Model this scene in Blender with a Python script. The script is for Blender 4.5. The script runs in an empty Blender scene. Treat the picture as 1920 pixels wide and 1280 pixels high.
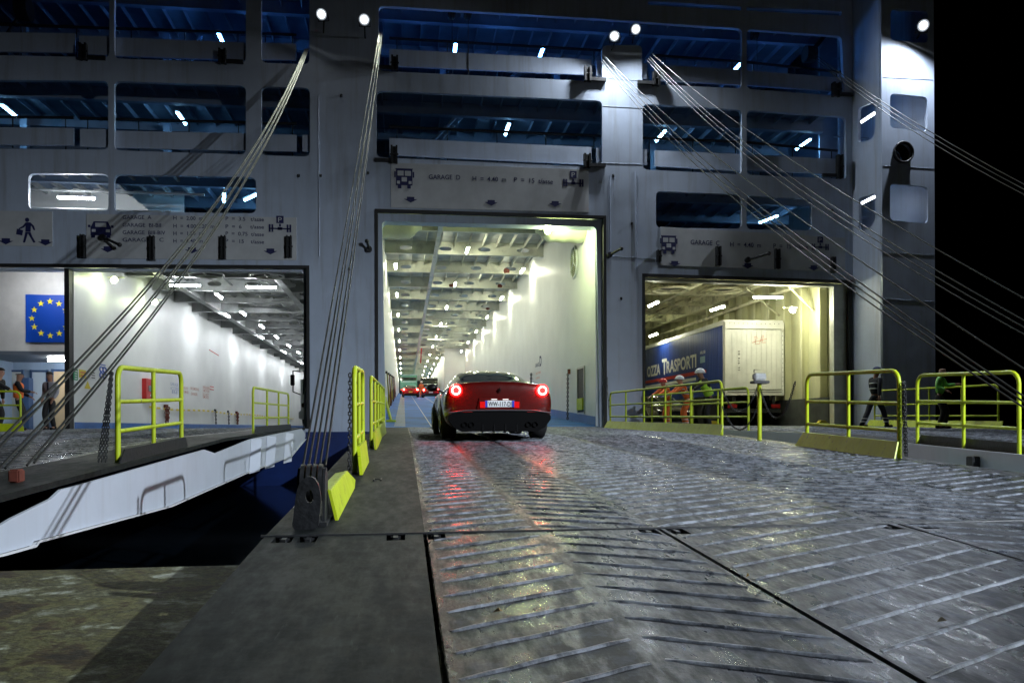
import bpy, bmesh, math, random
from math import sin, cos, pi, radians, atan, sqrt, hypot
from mathutils import Vector, Matrix

random.seed(7)
SC = bpy.context.scene
COL = SC.collection

# ------------------------------------------------------------------ camera, sky, lamps, exposure
FPX = 1550.0                      # focal length in pixels of the 1920 px wide frame
TH = atan(203 / FPX)              # the ship's axis lies this far left of the view axis
RO = radians(0.25)
H0 = 800.0
_F = Vector((sin(TH), cos(TH), 0))
_R0 = Vector((cos(TH), -sin(TH), 0)); _U0 = Vector((0, 0, 1))
_R = _R0 * cos(RO) - _U0 * sin(RO)
_U = _U0 * cos(RO) + _R0 * sin(RO)
cd = bpy.data.cameras.new('camera'); cam = bpy.data.objects.new('camera', cd); COL.objects.link(cam)
cd.sensor_width = 36; cd.lens = FPX / 1920 * 36; cd.shift_y = (H0 - 640) / 1920
cd.clip_start = 0.05; cd.clip_end = 2000
cam.matrix_world = Matrix(((_R.x, _U.x, -_F.x, 0), (_R.y, _U.y, -_F.y, 0), (_R.z, _U.z, -_F.z, 0), (0, 0, 0, 1)))
SC.camera = cam

W = bpy.data.worlds.new('World'); SC.world = W; W.use_nodes = True
wn = W.node_tree.nodes; wl = W.node_tree.links
bgn = wn['Background']
sky = wn.new('ShaderNodeTexSky'); sky.sky_type = 'NISHITA'; sky.sun_disc = False
sky.sun_elevation = radians(-6); sky.sun_rotation = radians(200)
wl.new(sky.outputs[0], bgn.inputs[0]); bgn.inputs[1].default_value = 0.03

SC.view_settings.view_transform = 'Standard'; SC.view_settings.look = 'None'
SC.view_settings.exposure = 0.0; SC.view_settings.gamma = 1.0
SC.render.engine = 'CYCLES'
SC.cycles.use_denoising = True
SC.cycles.max_bounces = 7; SC.cycles.diffuse_bounces = 4; SC.cycles.glossy_bounces = 4
SC.cycles.transmission_bounces = 4
SC.cycles.sample_clamp_indirect = 6.0
SC.cycles.caustics_reflective = False; SC.cycles.caustics_refractive = False

FLOOD = 1900.0        # W of a stern floodlight
QUAY = 21000.0         # W of the quay mast lamp
TUBE = 60.0           # emission of a garage tube
BLUE_TUBE = 85.0

# ------------------------------------------------------------------ mapping pixels of the 1920x1280 frame to places
YF = 28.8             # the stern wall stands at Y = YF; Z = 0 is the garage deck at its sill
def ray(px, py):
    return _F + _R * ((px - 960) / FPX) + _U * ((H0 - py) / FPX)
def onY(px, py, Y=YF):
    r = ray(px, py); return r * (Y / r.y)
def onX(px, py, X):
    r = ray(px, py); return r * (X / r.x)
def onZ(px, py, Z):
    r = ray(px, py); return r * (Z / r.z)
def fx(px, py, Y=YF):
    p = onY(px, py, Y); return (p.x, p.z)
def ramp_z(Y):
    if Y < 5.05: return -0.643 - 0.0568 * (5.05 - Y)
    if Y < 16.2: return -0.643 + (Y - 5.05) * 0.0415
    return -0.1803 + (Y - 16.2) * 0.0143

# ------------------------------------------------------------------ materials
MATS = {}
def mat(name, col, rough=0.5, metal=0.0, var=0.0, vscale=2.0, bump=0.0, bscale=20.0, rvar=0.0, col2=None, emit=None, estr=0.0,
        coat=0.0, stretch=None, spec=0.5, bdist=0.02, bdet=5, cmid=(0.4, 0.62)):
    if name in MATS: return MATS[name]
    m = bpy.data.materials.new(name); m.use_nodes = True; MATS[name] = m
    nt = m.node_tree; n = nt.nodes; l = nt.links; b = n['Principled BSDF']
    b.inputs['Base Color'].default_value = (*col, 1); b.inputs['Roughness'].default_value = rough
    b.inputs['Metallic'].default_value = metal
    b.inputs['Specular IOR Level'].default_value = spec
    if coat: b.inputs['Coat Weight'].default_value = coat; b.inputs['Coat Roughness'].default_value = 0.04
    tc = n.new('ShaderNodeTexCoord'); co = tc.outputs['Object']
    if stretch:
        mp = n.new('ShaderNodeMapping'); mp.inputs['Scale'].default_value = stretch; l.new(co, mp.inputs[0]); co = mp.outputs[0]
    if var or col2 or rvar:
        t = n.new('ShaderNodeTexNoise'); t.inputs['Scale'].default_value = vscale; t.inputs['Detail'].default_value = 7
        t.inputs['Roughness'].default_value = 0.62; l.new(co, t.inputs['Vector'])
        r = n.new('ShaderNodeValToRGB'); l.new(t.outputs[0], r.inputs[0])
        c2 = col2 or tuple(max(0, c * (1 - var)) for c in col)
        r.color_ramp.elements[0].position = cmid[0]; r.color_ramp.elements[1].position = cmid[1]
        r.color_ramp.elements[0].color = (*c2, 1); r.color_ramp.elements[1].color = (*col, 1)
        l.new(r.outputs[0], b.inputs['Base Color'])
        if rvar:
            t2 = n.new('ShaderNodeTexNoise'); t2.inputs['Scale'].default_value = vscale * 2.3; t2.inputs['Detail'].default_value = 6
            l.new(co, t2.inputs['Vector'])
            mr = n.new('ShaderNodeMapRange'); mr.inputs['From Min'].default_value = .35; mr.inputs['From Max'].default_value = .65
            mr.inputs['To Min'].default_value = max(.03, rough - rvar); mr.inputs['To Max'].default_value = min(1, rough + rvar)
            l.new(t2.outputs[0], mr.inputs[0]); l.new(mr.outputs[0], b.inputs['Roughness'])
    if bump:
        t3 = n.new('ShaderNodeTexNoise'); t3.inputs['Scale'].default_value = bscale; t3.inputs['Detail'].default_value = bdet
        l.new(co, t3.inputs['Vector'])
        bp = n.new('ShaderNodeBump'); bp.inputs['Strength'].default_value = bump; bp.inputs['Distance'].default_value = bdist
        l.new(t3.outputs[0], bp.inputs['Height']); l.new(bp.outputs[0], b.inputs['Normal'])
    if emit:
        b.inputs['Emission Color'].default_value = (*emit, 1); b.inputs['Emission Strength'].default_value = estr
    return m

HULL = mat('hull_paint', (.54, .60, .68), .42, var=.22, vscale=.55, bump=.12, bscale=1.3, bdist=.03, rvar=.08, stretch=(1, 1, .35))
def worn_paint(name, col, rough, dirt, streak=.5, chips=(.60, .64), chipcol=(.16, .06, .03), scale=1.0, bump=.1):
    m = bpy.data.materials.new(name); m.use_nodes = True; MATS[name] = m
    nt = m.node_tree; n = nt.nodes; l = nt.links; b = n['Principled BSDF']
    tc = n.new('ShaderNodeTexCoord')
    def noise(sc, s, d=8, r=.65):
        mp = n.new('ShaderNodeMapping'); mp.inputs['Scale'].default_value = sc; l.new(tc.outputs['Object'], mp.inputs[0])
        t = n.new('ShaderNodeTexNoise'); t.inputs['Scale'].default_value = s * scale; t.inputs['Detail'].default_value = d; t.inputs['Roughness'].default_value = r
        l.new(mp.outputs[0], t.inputs['Vector']); return t.outputs[0]
    def ramp(src, a, b_, c0=(0, 0, 0), c1=(1, 1, 1)):
        r = n.new('ShaderNodeValToRGB'); l.new(src, r.inputs[0]); r.color_ramp.elements[0].position = a; r.color_ramp.elements[1].position = b_
        r.color_ramp.elements[0].color = (*c0, 1); r.color_ramp.elements[1].color = (*c1, 1); return r.outputs[0]
    def mix(f, a, b_):
        x = n.new('ShaderNodeMixRGB'); l.new(f, x.inputs[0])
        for i, v in ((1, a), (2, b_)):
            if isinstance(v, tuple): x.inputs[i].default_value = (*v, 1)
            else: l.new(v, x.inputs[i])
        return x.outputs[0]
    base = mix(ramp(noise((1, 1, 1), .5), .35, .65), tuple(c * .84 for c in col), col)
    st = ramp(noise((1, 1, .06), 3.2, 9, .7), .50, .74, c1=(streak,) * 3)
    c1 = mix(st, base, dirt)
    ch = ramp(noise((1, 1, .35), 5.5, 10, .74), *chips)
    l.new(mix(ch, c1, chipcol), b.inputs['Base Color'])
    rr = n.new('ShaderNodeMapRange'); l.new(noise((1, 1, .4), 2), rr.inputs[0]); rr.inputs['To Min'].default_value = rough - .1; rr.inputs['To Max'].default_value = rough + .15; l.new(rr.outputs[0], b.inputs['Roughness'])
    bp = n.new('ShaderNodeBump'); bp.inputs['Strength'].default_value = bump; bp.inputs['Distance'].default_value = .05
    l.new(noise((1, 1, .6), 1.1, 2, .5), bp.inputs['Height']); l.new(bp.outputs[0], b.inputs['Normal']); return m
HULL = worn_paint('hull_paint_worn', (.50, .58, .72), .42, (.24, .23, .22), .55, (.68, .72), bump=.3)
HULLB = mat('hull_blue', (.006, .03, .17), .4, var=.4, vscale=.8)
WALLP = mat('garage_wall_paint', (.80, .82, .81), .42, var=.08, vscale=.5, bump=.12, bscale=.45, bdist=.05, bdet=0)
CEILP = mat('garage_ceiling_paint', (.66, .68, .60), .5, var=.4, vscale=1.1)
BEAMP = mat('beam_paint', (.74, .75, .64), .45, var=.3, vscale=1.6, cmid=(.34, .5))
RUSTY = mat('rust', (.16, .035, .02), .8, var=.5, vscale=5)
BLUEF = mat('blue_deck_paint', (.03, .17, .60), .6, var=.45, vscale=.6, spec=.2)
BLUES = mat('blue_skirting', (.03, .15, .48), .4, var=.2, vscale=2)
GREYF = mat('grey_deck_paint', (.10, .11, .12), .5, var=.4, vscale=1)
UPF = mat('upper_deck_paint', (.18, .24, .32), .6, var=.3, vscale=1)
UPW = mat('upper_wall_paint', (.28, .36, .48), .55, var=.2, vscale=1)
GASKET = mat('black_rubber', (.012, .012, .012), .6)
DARK = mat('dark_steel', (.03, .032, .036), .5, metal=.3, var=.4, vscale=9, bump=.3, bscale=30)
YEL = worn_paint('yellow_paint', (.50, .62, .012), .45, (.28, .34, .02), .45, (.60, .64), (.07, .06, .03), 3.5, .3)
WHITE = mat('white_paint', (.78, .8, .82), .4, var=.12, vscale=2.2, bump=.06, bscale=6)
NAVY = mat('navy_lettering', (.012, .016, .09), .6)
ROPE = mat('greased_wire', (.018, .02, .018), .5, spec=.25)
RAMPSIDE = worn_paint('ramp_side_paint', (.60, .65, .74), .4, (.36, .36, .36), .3, (.70, .74), (.20, .11, .07), .8)

def steel_mat(name, base, worn, r0, r1, bumpd, seed=0.0, bstr=.5, wornpos=(.5, .62), spec=.5):
    m = bpy.data.materials.new(name); m.use_nodes = True; MATS[name] = m
    nt = m.node_tree; n = nt.nodes; l = nt.links; b = n['Principled BSDF']
    tc = n.new('ShaderNodeTexCoord'); mp = n.new('ShaderNodeMapping'); mp.inputs['Location'].default_value = (seed, seed * 2, 0)
    l.new(tc.outputs['Object'], mp.inputs[0])
    mp2 = n.new('ShaderNodeMapping'); mp2.inputs['Scale'].default_value = (1.6, .45, 1); l.new(mp.outputs[0], mp2.inputs[0])
    def noise(src, s, d=8, r=.65):
        t = n.new('ShaderNodeTexNoise'); t.inputs['Scale'].default_value = s; t.inputs['Detail'].default_value = d
        t.inputs['Roughness'].default_value = r; l.new(src, t.inputs['Vector']); return t.outputs[0]
    big = noise(mp2.outputs[0], 1.4); med = noise(mp.outputs[0], 9, 9, .72); fine = noise(mp.outputs[0], 70, 4)
    r = n.new('ShaderNodeValToRGB'); l.new(med, r.inputs[0])
    r.color_ramp.elements[0].position, r.color_ramp.elements[1].position = wornpos
    r.color_ramp.elements[0].color = (*base, 1); r.color_ramp.elements[1].color = (*worn, 1)
    l.new(r.outputs[0], b.inputs['Base Color'])
    mp4 = n.new('ShaderNodeMapping'); mp4.inputs['Scale'].default_value = (3.2, .8, 1); mp4.inputs['Rotation'].default_value = (0, 0, -.6); l.new(mp.outputs[0], mp4.inputs[0])
    stk = noise(mp4.outputs[0], 4, 9, .7)
    ad = n.new('ShaderNodeMath'); ad.operation = 'ADD'; l.new(big, ad.inputs[0]); l.new(stk, ad.inputs[1])
    mr = n.new('ShaderNodeMapRange'); mr.inputs['From Min'].default_value = .86; mr.inputs['From Max'].default_value = 1.12
    mr.inputs['To Min'].default_value = r0; mr.inputs['To Max'].default_value = r1
    l.new(ad.outputs[0], mr.inputs[0]); l.new(mr.outputs[0], b.inputs['Roughness'])
    b.inputs['Specular IOR Level'].default_value = spec
    b.inputs['Metallic'].default_value = .0
    mp3 = n.new('ShaderNodeMapping'); mp3.inputs['Scale'].default_value = (7, .9, 1); mp3.inputs['Rotation'].default_value = (0, 0, .5); l.new(mp.outputs[0], mp3.inputs[0])
    scr = noise(mp3.outputs[0], 5, 9, .75)
    sr = n.new('ShaderNodeMapRange'); sr.inputs['From Min'].default_value = .60; sr.inputs['From Max'].default_value = .72; l.new(scr, sr.inputs[0])
    mxs = n.new('ShaderNodeMixRGB'); l.new(sr.outputs[0], mxs.inputs[0]); l.new(r.outputs[0], mxs.inputs[1]); mxs.inputs[2].default_value = (*[min(1, c * 1.6) for c in worn], 1); l.new(mxs.outputs[0], b.inputs['Base Color'])
    h1 = n.new('ShaderNodeMath'); h1.operation = 'MULTIPLY_ADD'; l.new(fine, h1.inputs[0]); h1.inputs[1].default_value = .14; l.new(med, h1.inputs[2])
    h2 = n.new('ShaderNodeMath'); h2.operation = 'MULTIPLY_ADD'; l.new(scr, h2.inputs[0]); h2.inputs[1].default_value = .6; l.new(h1.outputs[0], h2.inputs[2])
    bp = n.new('ShaderNodeBump'); bp.inputs['Strength'].default_value = bstr; bp.inputs['Distance'].default_value = bumpd
    l.new(h2.outputs[0], bp.inputs['Height']); l.new(bp.outputs[0], b.inputs['Normal'])
    return m
STEEL = steel_mat('tread_steel', (.004, .005, .007), (.022, .027, .040), .20, .56, .0045, spec=.22, bstr=.5)
PLAIN = steel_mat('plain_steel', (.008, .010, .010), (.022, .026, .026), .54, .68, .002, 3.0, .3, spec=.12, wornpos=(.42, .66))
RIBM = steel_mat('rib_steel', (.030, .034, .042), (.22, .24, .28), .28, .5, .008, 5.0, .9, (.42, .62), spec=.4)

def emis(name, col, s):
    if name in MATS: return MATS[name]
    m = bpy.data.materials.new(name); m.use_nodes = True; MATS[name] = m
    n = m.node_tree.nodes; n.clear(); e = n.new('ShaderNodeEmission'); o = n.new('ShaderNodeOutputMaterial')
    e.inputs[0].default_value = (*col, 1); e.inputs[1].default_value = s; m.node_tree.links.new(e.outputs[0], o.inputs[0]); return m
TUBEM = emis('tube_white', (.98, 1.0, .90), TUBE)
TUBEG = emis('tube_greenish', (.95, 1.0, .62), TUBE * .8)
TUBED = emis('tube_warm', (1.0, 1.0, .74), TUBE * 3.3)
TUBEY = emis('tube_yellowish', (1.0, 1.0, .76), TUBE * 2.6)
TUBEC = emis('tube_cool', (.93, .97, 1.0), TUBE * 2.2)
TUBEB = emis('tube_blue', (.10, .36, 1.0), BLUE_TUBE)
TUBET = emis('tube_teal', (.26, .62, 1.0), BLUE_TUBE * .5)
FLOODM = emis('flood_glass', (1, 1, .97), 160)
TUBEW = emis('tube_dim', (.85, .9, 1.0), 16)

# ------------------------------------------------------------------ object helpers
def world_loc(o):
    v = Vector((0, 0, 0))
    while o is not None:
        v += o.location; o = o.parent
    return v
def tag(o, label=None, cat=None, group=None, kind=None):
    if label: o['label'] = label
    if cat: o['category'] = cat
    if group: o['group'] = group
    if kind: o['kind'] = kind
    return o
def thing(name, label, cat, loc=(0, 0, 0), rz=0, group=None):
    o = bpy.data.objects.new(name, None); COL.objects.link(o); o.location = loc; o.rotation_euler = (0, 0, rz)
    o.empty_display_size = .3
    return tag(o, label, cat, group)
def children(o): return [c for c in COL.objects if c.parent is o]
def copy_tree(o, parent=None, loc=None, rz=None, label=None, group=None):
    c = o.copy(); COL.objects.link(c); c.parent = parent
    if loc is not None: c.location = loc
    if rz is not None: c.rotation_euler = (0, 0, rz)
    if label: c['label'] = label
    if group: c['group'] = group
    for ch in children(o): copy_tree(ch, c)
    return c

class MB:
    def __init__(s): s.v = []; s.f = []; s.m = []; s.sm = []
    def add(s, vs, fs, mi=0, sm=False):
        b = len(s.v); s.v += [Vector(p) for p in vs]
        for f in fs: s.f.append([b + i for i in f]); s.m.append(mi); s.sm.append(sm)
        return s
    def box(s, c, d, rot=None, mi=0):
        vs = []
        for x in (-.5, .5):
            for y in (-.5, .5):
                for z in (-.5, .5):
                    p = Vector((x * d[0], y * d[1], z * d[2]))
                    if rot is not None: p = rot @ p
                    vs.append(p + Vector(c))
        return s.add(vs, [(0, 1, 3, 2), (4, 6, 7, 5), (0, 4, 5, 1), (2, 3, 7, 6), (0, 2, 6, 4), (1, 5, 7, 3)], mi)
    def span(s, x0, x1, y0, y1, z0, z1, mi=0):
        return s.box(((x0 + x1) / 2, (y0 + y1) / 2, (z0 + z1) / 2), (abs(x1 - x0), abs(y1 - y0), abs(z1 - z0)), None, mi)
    def bbox(s, c, d, r=.02, rot=None, mi=0):
        # box with chamfered vertical and top edges
        bm = bmesh.new(); bmesh.ops.create_cube(bm, size=1)
        for v in bm.verts: v.co = Vector((v.co.x * d[0], v.co.y * d[1], v.co.z * d[2]))
        bmesh.ops.bevel(bm, geom=bm.edges[:], offset=r, segments=2, affect='EDGES')
        return s.bm(bm, Matrix.Translation(c) @ (rot.to_4x4() if rot is not None else Matrix()), mi)
    def bm(s, bm, M=None, mi=0, sm=False):
        bm.verts.ensure_lookup_table(); bm.verts.index_update()
        s.add([(M @ v.co if M else v.co.copy()) for v in bm.verts], [[v.index for v in f.verts] for f in bm.faces], mi, sm)
        bm.free(); return s
    def tube(s, pts, r, n=8, mi=0, caps=True, sm=True):
        pts = [Vector(p) for p in pts]; rings = []
        rr = r if isinstance(r, (list, tuple)) else [r] * len(pts)
        up = None
        for i, p in enumerate(pts):
            if i == 0: t = pts[1] - p
            elif i == len(pts) - 1: t = p - pts[i - 1]
            else: t = (pts[i + 1] - p).normalized() + (p - pts[i - 1]).normalized()
            t.normalize()
            if up is None:
                up = Vector((0, 0, 1)) if abs(t.z) < .9 else Vector((1, 0, 0))
            a = t.cross(up); a.normalize(); b = a.cross(t); b.normalize(); up = b
            rings.append([p + (a * cos(2 * pi * k / n) + b * sin(2 * pi * k / n)) * rr[i] for k in range(n)])
        vs = [q for R in rings for q in R]; fs = []
        for i in range(len(pts) - 1):
            for k in range(n):
                k2 = (k + 1) % n; fs.append((i * n + k, i * n + k2, (i + 1) * n + k2, (i + 1) * n + k))
        s.add(vs, fs, mi, sm)
        if caps:
            s.add(rings[0], [tuple(range(n))], mi); s.add(rings[-1], [tuple(reversed(range(n)))], mi)
        return s
    def cyl(s, a, b, r, n=16, mi=0): return s.tube([a, b], r, n, mi, True, True)
    def prism(s, poly, o, u, v, w, d, mi=0):
        # poly (2-D) in the plane o + a u + b v, pushed d along w
        o, u, v, w = Vector(o), Vector(u), Vector(v), Vector(w); n = len(poly)
        A = [o + u * p[0] + v * p[1] for p in poly]; B = [p + w * d for p in A]
        s.add(A + B, [tuple(range(n)), tuple(reversed(range(n, 2 * n)))] + [(i, i + n, (i + 1) % n + n, (i + 1) % n) for i in range(n)], mi)
        return s
    def sphere(s, c, r, n=12, sc=(1, 1, 1), rot=None, mi=0):
        bm = bmesh.new(); bmesh.ops.create_uvsphere(bm, u_segments=n, v_segments=max(6, n * 2 // 3), radius=r)
        for v in bm.verts:
            v.co = Vector((v.co.x * sc[0], v.co.y * sc[1], v.co.z * sc[2]))
            if rot is not None: v.co = rot @ v.co
        return s.bm(bm, Matrix.Translation(c), mi, True)
    def build(s, name, mats, parent=None, world=True, fix=True):
        me = bpy.data.meshes.new(name); off = world_loc(parent) if (parent is not None and world) else Vector((0, 0, 0))
        me.from_pydata([tuple(p - off) for p in s.v], [], s.f)
        for m in (mats if isinstance(mats, (list, tuple)) else [mats]): me.materials.append(m)
        me.polygons.foreach_set('material_index', s.m); me.polygons.foreach_set('use_smooth', s.sm)
        if fix:
            bm = bmesh.new(); bm.from_mesh(me); bmesh.ops.recalc_face_normals(bm, faces=bm.faces); bm.to_mesh(me); bm.free()
        me.update(); me.validate()
        o = bpy.data.objects.new(name, me); COL.objects.link(o); o.parent = parent
        return o
def struct(name, mb, m):
    return tag(mb.build(name, m), kind='structure')
def rebase(o, p):
    p = Vector(p); o.data.transform(Matrix.Translation(-p)); o.location = p; return o

def fillet(poly, r, seg=4):
    out = []; n = len(poly)
    for i in range(n):
        p = Vector(poly[i]); a = Vector(poly[i - 1]) - p; b = Vector(poly[(i + 1) % n]) - p
        la, lb = a.length, b.length; rr = min(r, la * .45, lb * .45); a.normalize(); b.normalize()
        if abs(a.cross(b)) < .12 or rr < 1e-4: out.append(tuple(p)); continue
        p0, p1 = p + a * rr, p + b * rr
        for k in range(seg + 1):
            t = k / seg; out.append(tuple(p0 * (1 - t) ** 2 + p * 2 * t * (1 - t) + p1 * t * t))
    return out
def mesh_from(o, name):
    dg = bpy.context.evaluated_depsgraph_get(); dg.update()
    me = bpy.data.meshes.new_from_object(o.evaluated_get(dg)); me.name = name
    return me
def plate(name, outline, holes, y0, y1, m, parent=None):
    """a plate in XZ between y0 and y1 with holes (filled 2-D curve, extruded)"""
    cu = bpy.data.curves.new('c', 'CURVE'); cu.dimensions = '2D'; cu.fill_mode = 'BOTH'; cu.extrude = abs(y1 - y0) / 2
    for poly in [outline] + holes:
        sp = cu.splines.new('POLY'); sp.points.add(len(poly) - 1); sp.use_cyclic_u = True
        for i, p in enumerate(poly): sp.points[i].co = (p[0], p[1], 0, 1)
    o = bpy.data.objects.new('c', cu); COL.objects.link(o); me = mesh_from(o, name)
    COL.objects.unlink(o); bpy.data.objects.remove(o)
    me.transform(Matrix.Rotation(pi / 2, 4, 'X')); me.transform(Matrix.Translation((0, (y0 + y1) / 2, 0)))
    if parent is not None: me.transform(Matrix.Translation(-world_loc(parent)))
    me.materials.clear(); me.materials.append(m)
    o = bpy.data.objects.new(name, me); COL.objects.link(o); o.parent = parent; return o
def text_mb(mb, s, a, b, out, height=None, mi=0, align='L', bold=.0, spacing=1.0):
    """text from point a to point b (baseline), fitted to that width; out = outward normal"""
    a, b, out = Vector(a), Vector(b), Vector(out).normalized()
    cu = bpy.data.curves.new('t', 'FONT'); cu.body = s; cu.size = 1; cu.offset = bold; cu.space_character = spacing
    cu.fill_mode = 'FRONT'; cu.resolution_u = 3
    o = bpy.data.objects.new('t', cu); COL.objects.link(o); me = mesh_from(o, 't'); COL.objects.unlink(o); bpy.data.objects.remove(o)
    if not len(me.vertices): return mb
    xs = [v.co.x for v in me.vertices]; x0, x1 = min(xs), max(xs)
    u = (b - a); wdt = u.length; u.normalize(); up = out.cross(u).normalized()
    k = wdt / max(1e-6, x1 - x0); ky = k if height is None else height / .73
    mb.add([a + u * ((v.co.x - x0) * k) + up * (v.co.y * ky) for v in me.vertices], [list(p.vertices) for p in me.polygons], mi)
    bpy.data.meshes.remove(me); return mb

# ================================================================== THE SETTING: water, quay
wm = bpy.data.materials.new('harbour_water'); wm.use_nodes = True
b = wm.node_tree.nodes['Principled BSDF']; b.inputs['Base Color'].default_value = (.003, .006, .01, 1); b.inputs['Roughness'].default_value = .08
t = wm.node_tree.nodes.new('ShaderNodeTexNoise'); t.inputs['Scale'].default_value = .8; t.inputs['Detail'].default_value = 5
bp = wm.node_tree.nodes.new('ShaderNodeBump'); bp.inputs['Strength'].default_value = .6; bp.inputs['Distance'].default_value = .2
wm.node_tree.links.new(t.outputs[0], bp.inputs['Height']); wm.node_tree.links.new(bp.outputs[0], b.inputs['Normal'])
struct('water', MB().add([(-600, -300, -1.95), (600, -300, -1.95), (600, 900, -1.95), (-600, 900, -1.95)], [(0, 1, 2, 3)]), wm)

def quay_mat():
    m = bpy.data.materials.new('quay_concrete'); m.use_nodes = True; nt = m.node_tree; n = nt.nodes; l = nt.links; b = n['Principled BSDF']
    tc = n.new('ShaderNodeTexCoord')
    def noise(s, d=9, r=.65, off=0):
        mp = n.new('ShaderNodeMapping'); mp.inputs['Location'].default_value = (off, off, off); l.new(tc.outputs['Object'], mp.inputs[0])
        t = n.new('ShaderNodeTexNoise'); t.inputs['Scale'].default_value = s; t.inputs['Detail'].default_value = d; t.inputs['Roughness'].default_value = r
        l.new(mp.outputs[0], t.inputs['Vector']); return t.outputs[0]
    r = n.new('ShaderNodeValToRGB'); l.new(noise(1.3, 12, .72), r.inputs[0]); e = r.color_ramp.elements
    e[0].position = .38; e[0].color = (.030, .022, .012, 1); e[1].position = .58; e[1].color = (.45, .48, .41, 1)
    for p, c in ((.43, (.07, .045, .014)), (.47, (.17, .17, .06)), (.505, (.06, .05, .02)), (.545, (.20, .21, .11))):
        q = e.new(p); q.color = (*c, 1)
    r2 = n.new('ShaderNodeValToRGB'); l.new(noise(11, 6, .7, 4), r2.inputs[0]); r2.color_ramp.elements[0].position = .35; r2.color_ramp.elements[1].position = .6
    r2.color_ramp.elements[0].color = (.35, .33, .28, 1)
    mx = n.new('ShaderNodeMixRGB'); mx.blend_type = 'MULTIPLY'; mx.inputs[0].default_value = .9; l.new(r.outputs[0], mx.inputs[1]); l.new(r2.outputs[0], mx.inputs[2])
    l.new(mx.outputs[0], b.inputs['Base Color']); b.inputs['Roughness'].default_value = .75
    bp = n.new('ShaderNodeBump'); bp.inputs['Strength'].default_value = .7; bp.inputs['Distance'].default_value = .03
    l.new(noise(18, 8, .7, 2), bp.inputs['Height']); l.new(bp.outputs[0], b.inputs['Normal']); return m
QM = quay_mat()
QZ = -1.12
q = MB().span(-60, 60, -60, 7.0, QZ - 3, QZ)
struct('quay', q, QM)

# ================================================================== THE FERRY
ferry = thing('ferry', 'white car ferry stern with three open garage doors and blue waterline', 'ship', (3, YF, 0))
XL, XR, XC = -22.0, 16.57, 16.57
ZT = 17.5
def P(*pts): return [fx(px, py) for px, py in pts]
Z0 = -0.03
def toZ0(pl, px):  # floor corner under px
    return (fx(px, 640)[0], Z0)
holes = []
def hole(pts, r=.2): holes.append(fillet(P(*pts), r))
hole([(-400, -70), (205, -60), (205, 108), (-400, 96)]); hole([(214, -60), (461, -60), (461, 118), (214, 110)]); hole([(490, -60), (580, -60), (580, 121), (490, 118)])
holes.append(fillet(P((710, 11), (1129, 36), (1300, 48), (1391, 54), (1391, 166), (1210, 158), (1204, 150), (1204, 85), (1129, 85), (1129, 151), (1118, 153), (710, 133)), .2))
hole([(1400, 55), (1578, 68), (1584, 181), (1400, 167)])
hole([(1215, 2), (1391, 13), (1391, 20), (1215, 9)], .05); hole([(1400, 14), (1578, 22), (1578, 30), (1400, 20)], .05)
hole([(-400, 146), (203, 152), (203, 281), (-400, 276)]); hole([(214, 152), (461, 161), (461, 290), (214, 282)]); hole([(490, 162), (581, 165), (581, 294), (490, 291)])
hole([(706, 170), (1129, 189), (1129, 314), (706, 295)]); hole([(1205, 195), (1391, 206), (1391, 327), (1205, 318)]); hole([(1400, 207), (1586, 219), (1588, 336), (1400, 328)])
hole([(53, 325), (203, 326), (203, 397), (53, 392)]); hole([(214, 327), (480, 333), (480, 400), (214, 397)])
hole([(1230, 358), (1391, 365), (1391, 429), (1230, 427)]); hole([(1400, 366), (1522, 373), (1522, 432), (1400, 430)])
dl = P((-400, 492), (580, 498)); dL = [dl[0], dl[1], (dl[1][0], Z0), (dl[0][0], Z0)]
dd = P((703, 392), (1136, 405)); dD = [dd[0], dd[1], (dd[1][0], Z0), (fx(703, 600)[0], Z0)]
dc = P((1204, 513), (1597, 526)); dC = [dc[0], dc[1], (dc[1][0], Z0), (dc[0][0], Z0)]
holes += [dL, dD, dC]
plate('stern_wall', [(XL, ZT), (XR, ZT), (XR, -.32), (XL, -.32)], holes, YF, YF + .16, HULL, ferry)
# blue hull below the sill
MB().span(XL, 19, YF - .015, YF + .5, -2.9, -.322).build('hull_side', HULLB, ferry)
MB().span(-3.3, -.9, YF - .012, YF - .002, -.32, -.14).build('boot_stripe', HULLB, ferry)
# weld seams on the plating
s = MB()
for a, b_ in (((1129, 146), (1204, 152)), ((1129, 306), (1204, 308)), ((1129, 199), (1204, 203)), ((1137, 480), (1228, 485))):
    pa, pb = onY(*a, YF - .004), onY(*b_, YF - .004); s.tube([pa, pb], .005, 6)
s.build('weld_seam', HULL, ferry)

# ---- the wing at the right end, standing aft of the stern wall
YW = 26.9
wx0 = XC; wx1 = onY(1752, 300, YW).x
wh = [fillet([fx(px, py, YW) for px, py in q], .18) for q in (
    [(1670, 17), (1740, 21), (1740, 81), (1670, 76)], [(1669, 175), (1739, 182), (1739, 247), (1669, 240)], [(1669, 344), (1740, 350), (1740, 419), (1669, 413)])]
cx, cz = fx(1691, 287, YW)
wh.append([(cx + .34 * cos(k * pi / 12), cz + .34 * sin(k * pi / 12)) for k in range(24)])
plate('wing_wall', [(wx0, ZT), (wx1, ZT), (wx1, -.6), (wx0, -.6)], wh, YW, YW + .12, HULL, ferry)
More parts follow.
